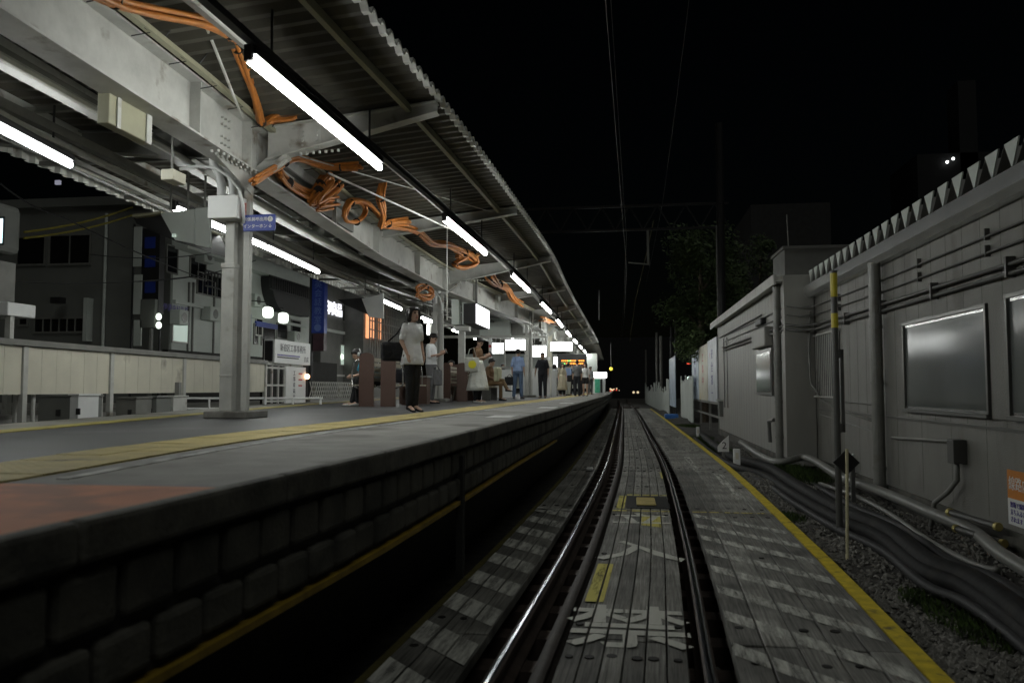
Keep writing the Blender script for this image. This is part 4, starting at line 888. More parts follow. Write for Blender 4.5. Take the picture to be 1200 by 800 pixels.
# vertical blade sign with signal light
t = thing('blade_sign', 'tall dark blade sign with blue squares beside the grey building', 'sign', tuple(pt(175, 410, Y=23.5))); 
p0, p1 = pt(167, 268, Y=23.5), pt(185, 368, Y=23.5); mb = MB(); mb.box(p0.x, p1.x, 23.5, 23.8, p1.z, p0.z); mb.build('board', M['black'], t)
for v in (278, 300, 330): q0, q1 = pt(170, v, Y=23.5), pt(182, v+13, Y=23.5); mb = MB(); mb.box(q0.x, q1.x, 23.485, 23.499, q1.z, q0.z); mb.build('blue_square', M['blue'], t)
mb = MB(); q = pt(176, 372, Y=23.6); mb.tube([(q.x, 23.65, 1.02), (q.x, 23.65, p1.z)], .08); mb.build('post', M['steel_dk'], t)
q0, q1 = pt(167, 351, Y=23.4), pt(183, 384, Y=23.4); mb = MB(); mb.box(q0.x, q1.x, 23.3, 23.45, q1.z, q0.z); mb.build('lower_board', M['bldA'], t)
t = thing('lit_lantern_sign', 'two small green-white lit blocks stacked at the foot of the blade sign', 'sign', tuple(pt(186, 376, Y=23.2)))
for v in (371, 381): p = pt(186, v, Y=23.2); mb = MB(); mb.ball(p, (.09, .08, .11)); mb.build('lit_block', M['lantern'], t)
mb = MB(); p = pt(186, 392, Y=23.25); mb.tube([(p.x, 23.3, 1.02), (p.x, 23.3, pt(186, 372, Y=23.2).z)], .03); mb.build('post', M['black'], t)
t = thing('white_banner_pole', 'narrow upright white panels beside the blade sign', 'sign', tuple(pt(161, 410, Y=23.3)))
for v0, v1 in ((266, 312), (322, 368), (375, 405)): p0, p1 = pt(157, v0, Y=23.3), pt(165, v1, Y=23.3); mb = MB(); mb.box(p0.x, p1.x, 23.3, 23.34, p1.z, p0.z); mb.build('panel', M['bldB'], t)
mb = MB(); p = pt(156, 300, Y=23.35); mb.tube([(p.x, 23.38, 1.02), (p.x, 23.38, pt(156, 262, Y=23.3).z)], .04); mb.build('post', M['black'], t)
# pale building B along the track
XB = -15.0; yb0, yb1 = 24.56, pt(362, 455, X=XB).y
t = thing('pale_building', 'pale green-grey building with dark curved openings behind the nearest column', 'building', (XB, 30, 0))
zt = pt(300, 270, X=XB).z
mb = MB(); mb.box(XB-10, XB, yb0, yb1, 0, zt); mb.build('wall', M['bldB'], t)
def winx(t, u0, v0, u1, v1, X, frame='steel_dk', glassm='win_dk', mull=0, w_=.05):
    y0, y1 = pt(u0, 455, X=X).y, pt(u1, 455, X=X).y; um = (u0+u1)/2; z1, z0 = pt(um, v0, X=X).z, pt(um, v1, X=X).z
    mb = MB(); mb.box(X+.002, X+.05, y0-w_, y1+w_, z1, z1+w_); mb.box(X+.002, X+.05, y0-w_, y1+w_, z0-w_, z0); mb.box(X+.002, X+.05, y0-w_, y0, z0, z1); mb.box(X+.002, X+.05, y1, y1+w_, z0, z1)
    for k in range(mull): yy = y0+(y1-y0)*(k+1)/(mull+1); mb.box(X+.006, X+.045, yy-.02, yy+.02, z0, z1)
    f = mb.build('window', M[frame], t); mb = MB(); mb.box(X+.004, X+.03, y0, y1, z0, z1); mb.build('pane', M[glassm], f)
winx(t, 219, 303, 237, 325, XB, mull=1); winx(t, 228, 322, 256, 345, XB, mull=4); winx(t, 191, 288, 203, 318, XB)
winx(t, 200, 378, 218, 400, XB, 'steel', 'dimwin'); winx(t, 298, 372, 305, 392, XB, 'steel', 'win_dk')
# dark curved awning right of the column
mb = MB(); n = 12; ya, yb = pt(303, 455, X=XB).y, pt(352, 455, X=XB).y; za, zb = pt(325, 330, X=XB).z, pt(325, 366, X=XB).z
prof = [(XB+.003, ya, za)]+[(XB+.003, ya+(yb-ya)*.28*(1-math.cos(math.pi/2*i/n)), za+(zb-za)*math.sin(math.pi/2*i/n)) for i in range(1, n+1)]+[(XB+.003, yb-(yb-ya)*.05, zb), (XB+.003, yb, za+(zb-za)*.6), (XB+.003, yb, za)]
mb.loft([[(p[0], p[1], p[2]) for p in prof], [(p[0]+.5, p[1], p[2]) for p in prof]]); mb.build('awning', M['black'], t)
mb = MB(); 
for v, ua, ub in ((403, 300, 360), (412, 303, 315)): pass
y0, y1 = pt(188, 455, X=XB).y, pt(214, 455, X=XB).y; lettering('紀伊國歯科医院', .26, (XB+.01, (y0+y1)/2, pt(203, 362, X=XB).z), (0, 1, 0), (0, 0, 1), M['txt_p'], t, sx=1.0)
lettering('7F', .35, (XB+.01, pt(251, 455, X=XB).y, pt(251, 371, X=XB).z), (0, 1, 0), (0, 0, 1), M['blue'], t)
mb = MB()
for u in (218, 223, 248): yy = pt(u, 455, X=XB).y; mb.box(XB+.003, XB+.06, yy-.03, yy+.03, 1.02, pt(u, 330, X=XB).z)
mb.build('downpipe', M['steel_dk'], t)
mb = MB(); mb.box(XB+.3, XB+.5, yb0-1, yb0+14, 1.02, 2.75); o = mb.build('dark_hedge_wall', M['joint_shade']); tag(o, 'low black hoarding in front of the pale building', 'wall')
for (u0, u1, v) in ((219, 258, 322), (298, 352, 331)):
    t2 = MB()
    ya, yb = pt(u0, 455, X=XB).y, pt(u1, 455, X=XB).y; zz = pt((u0+u1)/2, v, X=XB).z
    for k in range(int((yb-ya)/.22)): t2.box(XB+.55, XB+.58, ya+k*.22, ya+k*.22+.03, zz-.5, zz)
    t2.box(XB+.54, XB+.6, ya, yb, zz, zz+.05); t2.box(XB+.54, XB+.6, ya, yb, zz-.53, zz-.48); t2.build('balcony_rail', M['black'], t)
for (u, v, sx2) in ((247, 368, .5), (210, 372, .3), (345, 395, .6), (298, 352, .4), (240, 300, .5)):
    q = pt(u, v, X=XB+.2); mb = MB(); mb.cbox((XB+.2, q.y, q.z), (.38, .8*sx2+.3, .5)); mb.build('air_conditioner', M['bldB'], t, bevel=.03)
    mb = MB(); mb.tube([(XB+.392, q.y, q.z), (XB+.4, q.y, q.z)], .17, 14); mb.build('fan_grille', M['frame'], t)
for (u0, v0, u1, v1) in ((296, 380, 300, 402), (305, 384, 320, 404), (323, 380, 334, 396), (340, 376, 350, 400)): winx(t, u0, v0, u1, v1, XB, 'steel_dk', 'win_dk')
y0, y1 = pt(297, 455, X=XB).y, pt(322, 455, X=XB).y; mb = MB(); mb.box(XB+.002, XB+.08, y0, y1, pt(310, 384, X=XB).z, pt(310, 378, X=XB).z); mb.build('sign_strip', M['txt_lb'] if 'txt_lb' in M else M['blue'], t)
mb = MB(); mb.box(XB+.002, XB+.5, yb0, yb1, pt(300, 318, X=XB).z-.1, pt(300, 318, X=XB).z+.1); mb.box(XB+.002, XB+.12, yb0, yb1, pt(300, 372, X=XB).z-.06, pt(300, 372, X=XB).z+.06); mb.build('cornice', M['bldB'], t)
p = pt(291.5, 400, Y=24); t3 = thing('blue_banner', 'slim blue banner just right of the nearest column', 'banner', (p.x, 24, 1.02)); mb = MB(); p1 = pt(290, 368, Y=24); p2 = pt(293.5, 400, Y=24); mb.box(p1.x, p2.x, 24, 24.03, p2.z, p1.z); mb.build('cloth', M['blue'], t3); mb = MB(); mb.tube([(p1.x-.03, 24, 1.02), (p1.x-.03, 24, p1.z+.1)], .02); mb.build('post', M['steel_dk'], t3)
# curved balcony front
for k, (u, v) in enumerate(((314, 366), (332, 372.5))):
    p = pt(u, v, X=XB+1.0); t = thing('wall_lantern', ['rounded white lantern hung left of its twin on the pale building', 'rounded white lantern hung right of its twin on the pale building'][k], 'lantern', tuple(p), 'lanterns on the pale building')
    mb = MB(); mb.cbox(p, (.36, .42, .44)); mb.build('shade', M['lantern'], t, bevel=.12); mb = MB(); mb.tube([p+Vector((0, 0, .2)), p+Vector((0, 0, .4)), p+Vector((-.9, 0, .5))], .02); mb.build('bracket', M['black'], t)
# blue vertical sign and small blue sign
t = thing('vertical_shop_sign', 'tall blue vertical shop sign left of the white lit characters', 'sign', tuple(pt(373, 400, Y=31)))
p0, p1 = pt(366, 327, Y=31), pt(379.5, 390, Y=31); mb = MB(); mb.box(p0.x, p1.x, 31, 31.35, p1.z, p0.z); mb.build('board', M['blue'], t)
xm = (p0.x+p1.x)/2; hz = p0.z-p1.z
M['txt_lb'] = mat('pale_blue_lettering', (.12, .18, .45), .5, var=.03)
for k, ch in enumerate('英会話教室'): lettering(ch, .34, (xm, 30.995, p0.z-.25-.36*k), (1, 0, 0), (0, 0, 1), M['txt_lb'], t)
mb = MB(); mb.tube([(xm, 31, p1.z+.22), (xm, 30.99, p1.z+.22)], .15, 20); mb.build('disc', M['txt_lb'], t)
q0, q1 = pt(366.5, 391, Y=31), pt(379, 411, Y=31); mb = MB(); mb.box(q0.x, q1.x, 31.02, 31.3, q1.z, q0.z); mb.build('lower_board', mat('maroon_board', (.05, .02, .03), .5), t)
mb = MB(); mb.tube([(p0.x-.1, 31.2, 1.02), (p0.x-.1, 31.2, p0.z+.1)], .09); mb.build('post', M['black'], t)
# dark brick building C with shop lettering
XC = -15.0; y0, y1 = 37.6, pt(455, 455, X=XC).y+2
t = thing('shop_building', 'dark brick shop building with glowing white characters', 'building', (XC, 42, 0))
zt = pt(400, 318, X=XC).z; mb = MB(); mb.box(XC-10, XC, y0, y1, 0, zt); mb.build('wall', M['bldC'], t)
mb = MB(); z_ = pt(380, 386, X=XC).z; mb.box(XC, XC+.08, y0, y1, z_-.07, z_+.07); mb.build('string_course', M['bldB'], t); mb = MB(); mb.box(XC, XC+.1, y0, y1, pt(400, 440, X=XC).z-.05, pt(400, 440, X=XC).z+.05); mb.build('string_course', M['steel'], t)
ym = pt(388.5, 455, X=XC).y; lettering('印良品', .74, (XC+.05, ym, pt(388, 362.5, X=XC).z), (0, 1, 0), (0, 0, 1), emis('glowing_letters', (.93, .93, 1), 1.15), t, depth=.03, bold=.012, sx=1.05)
winx(t, 398, 405, 405, 427, XC, 'steel', 'dimwin'); winx(t, 400, 358, 404, 376, XC, 'steel_dk', 'win_dk')
p = pt(401, 418, X=XC+.08); mb = MB(); mb.ball(p, (.04, .2, .14)); mb.build('light', M['lantern'], t)
# warm-lit tower window behind bench
t = thing('glazed_stair_tower', 'glazed tower glowing orange behind the seated man', 'building', (-13.5, 46, 0)); XT = -13.6
ya, yb = pt(433, 455, X=XT).y, pt(468, 455, X=XT).y; zb, z2 = pt(445, 398, X=XT).z, pt(445, 358, X=XT).z
mb = MB(); mb.box(XT-2, XT-.3, ya-.2, yb+6, 0, z2+2); mb.build('wall', M['bldC'], t); mb = MB(); ym = pt(443, 455, X=XT).y; mb.box(XT-.25, XT-.2, ya, ym, zb, z2); mb.build('warm_window', M['warmwin'], t)
ym2 = pt(450, 455, X=XT).y; mb = MB(); mb.box(XT-.25, XT-.2, ym+.8, ym2, zb, z2); mb.build('warm_window', M['warmwin'], t)
mb = MB()
for k in range(14): yy = ya+(yb-ya)*k/13; mb.box(XT-.05, XT, yy-.04, yy+.04, zb-1, z2+.3)
for k in range(5): zz = zb+(z2-zb)*k/4; mb.box(XT-.05, XT-.01, ya, yb, zz-.03, zz+.03)
mb.build('mullions', M['steel_dk'], t)
# near-left structure with lit screen
t = thing('corner_kiosk', 'grey rounded kiosk with a glowing screen at the left border', 'kiosk', (-11.5, 13, 1.02))
YK = 13.2; p0, p1 = pt(-60, 228, Y=YK), pt(25, 300, Y=YK+1.2); mb = MB(); mb.box(p0.x, p1.x, YK, YK+1.2, p1.z, p0.z); mb.build('upper_box', M['bldA'], t, bevel=.12)
q0, q1 = pt(-60, 300, Y=YK), pt(17, 352, Y=YK+1.0); mb = MB(); mb.box(q0.x, q1.x, YK+.15, YK+1.0, q1.z-.2, q0.z); mb.build('body', M['steel_dk'], t)
q0, q1 = pt(-10, 257, Y=YK), pt(3.5, 285, Y=YK); mb = MB(); mb.box(q0.x-.05, q1.x+.03, YK-.02, YK-.002, q1.z-.04, q0.z+.04); mb.build('screen_frame', M['black'], t); mb = MB(); mb.box(q0.x, q1.x, YK-.03, YK-.021, q1.z, q0.z); mb.build('screen', emis('cyan_screen', (.7, .95, 1), 2), t)
q0, q1 = pt(-40, 355, Y=YK), pt(14, 370, Y=YK); mb = MB(); mb.box(q0.x, q1.x, YK-.1, YK+.6, q1.z, q0.z); mb.build('shelf', M['white'], t, bevel=.02)
q0, q1 = pt(6, 370, Y=YK), pt(12, 378, Y=YK); mb = MB(); mb.box(q0.x, q1.x, YK, YK+.1, 1.02, q0.z-.003); mb.build('post', M['steel'], t)
# distant lights, left
for k, (u, v) in enumerate(((27, 238), (68, 214))): p = pt(u, v, Y=60); mb = MB(); mb.cbox(p, (1.0 if k == 0 else .45, .2, .2 if k == 0 else .35)); o = mb.build('distant_window', emis('far_window', (1, .85, .7) if k == 0 else (.8, .8, 1), .8 if k == 0 else .25)); tag(o, ['small lit window far above the corner kiosk', 'dim bluish window high in the dark left of the canopy'][k], 'window')
# ------------------------------------------------------------------ right side: near hut
XW = 3.65
hut = thing('signal_hut', 'long pale-grey panelled hut with two frosted windows and a steel gutter', 'building', (XW+2, 8, 0))
YH0, YH1 = -3, 16.4
mb = MB(); mb.box(XW, XW+4, YH0, YH1, .14, 3.45); mb.build('wall', M['wall'], hut)
mb = MB(); y = YH0                      # vertical panel joints proud battens are grooves: thin dark strips recessed between panels
while y < YH1:
    mb.box(XW-.0015, XW+.001, y-.004, y+.004, 1.12, 3.3); y += .455
y = YH0
while y < YH1: mb.box(XW-.0015, XW+.001, y-.003, y+.003, .2, 1.09); y += .91
mb.build('panel_joints', mat('joint_dark', (.1, .1, .09), .8), hut)
mb = MB(); mb.box(XW-.02, XW, YH0, YH1, 1.085, 1.115); mb.build('trim', M['frame'], hut)
mb = MB(); mb.box(XW-.03, XW+.1, YH0, YH1, -.35, .14); mb.build('plinth', M['block'], hut)
# gutter
mb = MB(); rings = []
for y in (YH0, YH1): rings.append([(XW, y, 3.27), (XW-.13, y, 3.27), (XW-.19, y, 3.34), (XW-.19, y, 3.50), (XW-.17, y, 3.50), (XW-.17, y, 3.47), (XW, y, 3.47)])
mb.loft(rings); mb.build('gutter', M['zinc'], hut)
# folded plate roof with triangular closures
mb = MB(); tr = MB(); y = YH0; per = .41
while y < YH1-.3:
    zb, zt = 3.54, 3.80
    a, b_, c = (XW-.12, y, zt), (XW-.12, y+per/2, zb), (XW-.12, y+per, zt)
    mb.add([a, b_, (XW+4, y+per/2, zb+.02), (XW+4, y, zt+.02), c, (XW+4, y+per, zt+.02)], [(0, 1, 2, 3), (1, 4, 5, 2)])
    # light triangular closure under each valley pointing down
    q = .145; tr.add([(XW-.1, y+per/2-q, zt-.0), (XW-.1, y+per/2+q, zt-.0), (XW-.1, y+per/2, zb-.005), (XW-.085, y+per/2-q, zt), (XW-.085, y+per/2+q, zt), (XW-.085, y+per/2, zb-.005)], [(0, 2, 1), (3, 4, 5), (0, 1, 4, 3), (1, 2, 5, 4), (2, 0, 3, 5)])
    y += per
mb.v = [(v[0]+(.0 if v[0] > XW else .05), v[1], v[2]) for v in mb.v]
o = mb.build('folded_roof', M['steel_dk'], hut); s_ = o.modifiers.new('s', 'SOLIDIFY'); s_.thickness = .004
tr.build('roof_closures', M['bldB'], hut)
# windows
def hutwin(y0, y1, z0, z1):
    mb = MB(); w_ = .045; x0, x1 = XW-.05, XW-.001
    mb.box(x0, x1, y0-w_, y1+w_, z1, z1+w_); mb.box(x0-.02, x1, y0-w_, y1+w_, z0-w_, z0); mb.box(x0, x1, y0-w_, y0, z0, z1); mb.box(x0, x1, y1, y1+w_, z0, z1)
    f = mb.build('window', M['frame'], hut, bevel=.004)
    mb = MB(); mb.box(XW-.02, XW-.004, y0+.001, y1-.001, z0+.001, z1-.001); mb.build('pane', M['frost'], f)
    mb = MB(); mb.box(XW-.028, XW-.021, y0, y1, z0+.001, z0+.03); mb.box(XW-.028, XW-.021, y0, y1, z1-.03, z1-.001); mb.build('sash', M['zinc'], f)
hutwin(8.7, 11.1, 1.24, 2.32); hutwin(5.6, 8.2, 1.24, 2.36)
mb = MB(); mb.box(XW-.03, XW-.002, 8.28, 8.62, 1.2, 2.36); mb.build('mullion_panel', M['wall'], hut)
# louvre vent
p0, p1 = pt(948, 388, X=XW), pt(986, 475, X=XW)
mb = MB(); mb.box(XW-.06, XW-.001, p1.y, p0.y, 1.33, 1.36); mb.box(XW-.06, XW-.001, p1.y, p0.y, 2.5, 2.53)
k = p1.y
while k < p0.y: mb.box(XW-.02, XW-.0125, k, k+.045, 1.36, 2.5); k += .14
f = mb.build('vent_grille', M['steel'], hut); mb = MB(); mb.box(XW-.012, XW-.002, p1.y, p0.y, 1.36, 2.5); mb.build('vent_back', M['black'], f)
# downpipe
px = XW-.12; mb = MB(); mb.tube([(px, 12.0, .02), (px, 12.0, 3.3)], .085, 16); 
for z in (.35, 1.55, 2.35): mb.tube([(px, 12.0, z), (px, 12.0, z+.05)], .095, 16); mb.bar((px, 12, z+.02), (XW, 12.1, z+.02), .03, .02)
mb.build('downpipe', M['pipe'], hut, smooth=False, bevel=0)
# wall pipes with clamps
for (z, r_, off) in ((3.05, .014, .03), (2.88, .014, .03), (2.69, .024, .05), (2.60, .024, .05)):
    mb = MB(); P_ = [(XW-off, YH0, z-.05), (XW-off, 12, z), (XW-off, 15.8, z+.04), (XW-off-.25, 16.15, z+.02), (XW-.5-off, 16.2, z+.06), (3.12-off, 16.5, z+.05), (3.12-off, 26.5, z+.12)]
    mb.tube(P_, r_, 8); mb.build('wall_pipe', M['pipe_dk'], hut, smooth=True)
y = 6.2
while y < 15.5: mb = MB(); mb.box(XW-.09, XW-.001, y-.02, y+.02, 2.55, 2.75); mb.build('pipe_clamp', M['pipe_dk'], hut); mb = MB(); mb.box(XW-.05, XW-.001, y+.5, y+.52, 2.83, 2.95); mb.build('pipe_clamp', M['pipe_dk'], hut); mb = MB(); mb.box(XW-.05, XW-.001, y+.5, y+.52, 3.0, 3.12); mb.build('pipe_clamp', M['pipe_dk'], hut); y += 1.9
mb = MB(); mb.tube([(XW-.03, 11.7, .82), (XW-.03, 9.75, .9)], .018, 7); mb.tube([(XW-.03, 15.8, 1.0), (XW-.03, 12.2, .84)], .014, 7); mb.tube([(XW-.03, 15.8, 1.3), (XW-.03, 12.2, 1.26)], .012, 7); mb.build('conduit', M['pipe'], hut)
p = pt(1125, 543, X=XW)
mb = MB(); mb.box(XW-.14, XW-.001, 9.32, 9.5, .68, .94); mb.build('junction_box', M['pipe_dk'], hut, bevel=.006)
mb = MB(); mb.tube([(XW-.08, 9.4, .69), (XW-.08, 9.4, .5), (XW-.1, 9.6, .35), (XW-.2, 9.75, .2), (XW-.24, 9.78, -.1)], .028, 8); mb.build('drop_conduit', M['pipe'], hut, smooth=True)
# orange and white notice
p0, p1 = pt(1179, 551, X=XW-.01), pt(1200, 612, X=XW-.01)
t = thing('warning_notice', 'orange and white trespass notice on the hut wall at the right border', 'notice', (XW, 8.1, .2))
yA, yB = 7.45, p0.y-.02; zt_, zm_, zb_ = .72, .45, .20
mb = MB(); mb.box(XW-.012, XW-.002, yA, yB, zm_, zt_); mb.build('orange_board', M['orange_sg'], t); mb = MB(); mb.box(XW-.012, XW-.002, yA, yB, zb_, zm_-.001); mb.build('white_board', M['white'], t)
lettering('線路内立入禁止', .14, (XW-.012, yB-.03, (zt_+zm_)/2), (0, -1, 0), (0, 0, 1), M['txt_w'], t, align='LEFT', sx=.95)
for k, s_ in enumerate(('無断で線路内に', '立ち入ると処罰', 'されます')): lettering(s_, .06, (XW-.012, yB-.05, zm_-.06-.07*k), (0, -1, 0), (0, 0, 1), M['txt_p'], t, align='LEFT')
# fittings at the foot of the wall
mb = MB()
for (a, b_) in (((3.3, 8.9, .22), (3.5, 8.3, .18)), ((3.3, 8.75, .08), (3.5, 8.2, .04))):
    mb.tube([a, b_], .035, 10)
o = mb.build('pipe_coupling', M['pipe_dk']); tag(o, 'pair of short dark couplings with yellow caps at the foot of the hut wall', 'pipe fitting')
mb = MB()
for a in ((3.3, 8.9, .22), (3.5, 8.3, .18), (3.3, 8.75, .08), (3.5, 8.2, .04)): mb.tube([(a[0]-.005, a[1]+.02, a[2]), (a[0]+.005, a[1]-.02, a[2])], .042, 10)
c = mb.build('end_cap', mat('brass_cap', (.5, .42, .15), .35, .4)); c.parent = o
def gtube(name, pts, r_, m, label, cat='pipe', n=12, sm=6, grp=None):
    P_ = [Vector(p) for p in pts]; out = []
    for i in range(len(P_)-1):
        p0, p1, p2, p3 = P_[max(i-1, 0)], P_[i], P_[i+1], P_[min(i+2, len(P_)-1)]
        for j in range(sm): t = j/sm; out.append(.5*((2*p1)+(p2-p0)*t+(2*p0-5*p1+4*p2-p3)*t*t+(3*p1-p0-3*p2+p3)*t**3))
    out.append(P_[-1]); mb = MB(); mb.tube(out, r_, n); o = mb.build(name, m, smooth=True); return tag(o, label, cat, grp)
gtube('ground_pipe', [pt(868, 518, Z=.1), pt(905, 540, Z=.12), pt(945, 536, Z=.2), pt(985, 558, Z=.2), pt(1036, 577, Z=.13), pt(1085, 598, Z=.1), pt(1140, 622, Z=.06), pt(1175, 650, Z=.03), pt(1260, 700, Z=.0)], .065, M['pipe'], 'thick pale pipe running along the foot of the hut wall')
gtube('ground_pipe', [pt(960, 566, Z=0), pt(1000, 580, Z=0), pt(1040, 600, Z=0), pt(1090, 634, Z=-.02), pt(1140, 660, Z=-.05), pt(1170, 668, Z=-.05)], .028, M['pipe'], 'thin pale conduit lying between the black ducts and the wall pipe')
M['duct'] = mat('black_duct', (.045, .045, .047), .38, var=.3, scale=4, bump=.3, bscale=12)
M['duct'] = mat('black_duct', (.012, .012, .012), .7, var=.5, scale=6, bump=.5, bscale=14, spec=.3, dirt=(.024, .022, .019), dscale=3, dthr=.58)
def at_u(us, z, dx=0, dz=0): return [pt(u, v, Z=z)+Vector((dx, 0, dz)) for u, v in us]
base = [(818, 505), (835, 520), (862, 537), (900, 548), (935, 570), (985, 598), (1040, 622), (1090, 660), (1140, 680), (1200, 722), (1290, 800)]
gtube('black_duct', at_u(base, 0.0), .095, M['duct'], 'upper thick black cable duct winding over the ballast', 'cable duct', 14)
gtube('black_duct', at_u([(u-2, v+9) for u, v in base], -.05, -.04), .075, M['duct'], 'middle black cable duct pressed against the upper one', 'cable duct', 12)
gtube('black_duct', at_u([(u-6, v+13+(u-818)*.045) for u, v in base], -.09), .045, M['blackrub'], 'thin black cable on the track side of the thick ducts', 'cable', 10)
gtube('black_duct', at_u([(u+9, v-3) for u, v in base[4:]], -.05, .1), .05, M['blackrub'], 'black duct on the wall side of the pile at lower right', 'cable duct', 12)
# striped pole
p = pt(984, 622, Z=-.1); zt = pt(978, 320, Y=p.y).z
t = thing('striped_pole', 'grey steel pole with two yellow bands near its top', 'pole', (p.x, p.y, -.1)); zz = [-.3] + [pt(978, v, Y=p.y).z for v in (384, 367, 348, 320)]
for a, b_, m_ in ((zz[0], zz[1], 'pipe_dk'), (zz[1], zz[2], 'yellow_band'), (zz[2], zz[3], 'pipe_dk'), (zz[3], zz[4], 'yellow_band')):
    if m_ == 'yellow_band' and m_ not in M: M[m_] = mat('yellow_band', (.6, .5, .04), .45, var=.12)
    mb = MB(); mb.tube([(p.x, p.y, a+.0005), (p.x, p.y, b_-.0005)], .036 if m_ == 'pipe_dk' else .038, 14); mb.build('shaft' if m_ == 'pipe_dk' else 'yellow_band', M[m_], t)
mb = MB(); mb.tube([(p.x, p.y, zz[4]), (p.x, p.y, zz[4]+.03)], .042, 14); mb.build('cap', M['pipe_dk'], t)
mb = MB(); mb.bar((p.x, p.y, 1.9), (p.x+.1, p.y+.15, 1.9), .03, .1); mb.bar((p.x, p.y, 1.05), (p.x+.1, p.y+.15, 1.05), .03, .1); mb.box(p.x+.08, p.x+.12, p.y+.12, p.y+.16, 1.0, 1.95); mb.build('bracket', M['pipe_dk'], t)
# diamond sign on a stick
p = pt(994, 652, Z=-.12); t = thing('diamond_marker', 'black diamond board fixed to a slim yellow-white stake in the ballast', 'sign', (p.x, p.y, -.1)); zc = pt(996, 542, Y=p.y).z; zt = pt(996, 526, Y=p.y).z
mb = MB(); mb.tube([(p.x-.01, p.y, -.2), (p.x+.012, p.y, zt)], .0155, 8); mb.build('stake', mat('stake_paint', (.62, .58, .38), .5, var=.2, scale=6), t)
s_ = .125; mb = MB(); mb.add([(p.x-s_+.01, p.y+.02, zc), (p.x+.01, p.y+.02, zc-s_), (p.x+s_+.01, p.y+.02, zc), (p.x+.01, p.y+.02, zc+s_), (p.x-s_+.01, p.y+.032, zc), (p.x+.01, p.y+.032, zc-s_), (p.x+s_+.01, p.y+.032, zc), (p.x+.01, p.y+.032, zc+s_)], [(0, 1, 2, 3), (7, 6, 5, 4), (0, 4, 5, 1), (1, 5, 6, 2), (2, 6, 7, 3), (3, 7, 4, 0)]); mb.build('board', M['black'], t)
# white markers
def marker(u, v0, v1, w_, label, n=1):
    p = pt(u, v1, Z=-.1); z1 = pt(u, v0, Y=p.y).z; t = thing('distance_post', label, 'marker', (p.x, p.y, -.15)); mb = MB(); mb.box(p.x-w_/2, p.x+w_/2, p.y, p.y+.1, -.3, z1); mb.build('post', M['white'], t, bevel=.012)
    mb = MB(); mb.box(p.x-w_*.22, p.x+w_*.22, p.y-.004, p.y-.001, z1-.2, z1-.07); mb.build('plate', M['cream'], t); return t, p, z1
marker(864, 526, 550, .13, 'short white post on the ballast just right of the number board'); marker(818, 500, 513, .1, 'short white post among the weeds before the billboards')
p = pt(848, 540, Z=-.1); zc = pt(848, 520, Y=p.y).z; t = thing('number_board', 'small white pentagon board with the figure 2 among the pipes', 'sign', (p.x, p.y, -.1))
w_ = .24; mb = MB(); pr = [(-w_/2, -.17), (w_/2, -.17), (w_/2, .19), (0, .08), (-w_/2, -.05)]
mb.loft([[(p.x+a, p.y, zc+b_) for a, b_ in pr], [(p.x+a, p.y+.03, zc+b_) for a, b_ in pr]]); mb.build('board', M['white'], t); lettering('2', .22, (p.x+.02, p.y-.002, zc-.04), (1, 0, 0), (0, 0, 1), M['txt_k'], t); mb = MB(); mb.box(p.x-.03, p.x+.03, p.y+.031, p.y+.06, -.3, zc); mb.build('stake', M['pipe'], t)
# pipe stubs by the wall
for k, u in enumerate((973, 977.5)):
    p = pt(u, 560, Z=.05); mb = MB(); mb.tube([(p.x+.3, p.y, -.1), (p.x+.3, p.y, .42)], .028, 8); mb.ball((p.x+.3, p.y, .42), .028); o = mb.build('vent_stub', M['white']); tag(o, ['white pipe stub left of its twin behind the striped pole', 'white pipe stub right of its twin behind the striped pole'][k], 'pipe', 'white pipe stubs')
p = pt(1004, 590, Z=0); mb = MB(); mb.box(p.x+.1, p.x+.15, p.y+.6, p.y+.66, -.2, .42); o = mb.build('support_post', M['pipe_dk']); tag(o, 'short dark support post under the thick wall pipe', 'post')

# ------------------------------------------------------------------ right side: far hut
XF = 3.13
fh = thing('far_hut', 'smaller pale hut beyond the long one with a sloping roof edge and wall unit', 'building', (4.5, 22, 0))
mb = MB(); mb.box(XF, XF+4, 16.45, 28.2, .12, 3.6); mb.build('wall', M['wall2'], fh)
mb = MB(); y = 16.45+.45
while y < 28: mb.box(XF-.0015, XF+.001, y-.004, y+.004, .13, 3.55); y += .45
mb.build('panel_joints', mat('joint_grey', (.16, .16, .15), .8), fh)
mb = MB(); mb.box(XF-.03, XF+.1, 16.42, 28.25, -.35, .12); mb.build('plinth', M['block'], fh)
mb = MB(); mb.box(XF-.22, XF+4.1, 16.3, 28.5, 3.62, 3.74); mb.box(XF-.24, XF-.2, 16.28, 28.52, 3.56, 3.76); mb.build('roof', M['steel'], fh)
mb = MB(); mb.tube([(XF-.1, 16.75, .05), (XF-.1, 16.75, 3.62)], .075, 14)
for z in (.5, 1.2, 2.0, 2.8): mb.tube([(XF-.1, 16.75, z), (XF-.1, 16.75, z+.05)], .085, 14)
mb.build('downpipe', M['pipe'], fh)
mb = MB(); mb.box(XF-.06, XF+.5, 16.2, 16.44, 0, 3.72); mb.build('corner_pier', M['wall2'], fh)
mb = MB(); mb.box(XF+.1, XF+1.6, 16.9, 18.2, 3.75, 4.36); mb.box(XF+.06, XF+1.65, 16.85, 18.25, 4.36, 4.42); mb.build('roof_box', M['bldC'], fh)
mb = MB(); mb.tube([(XF+.2, 17, 4.42), (XF+.18, 17, 5.1)], .012, 6); mb.build('antenna', M['pipe'], fh)
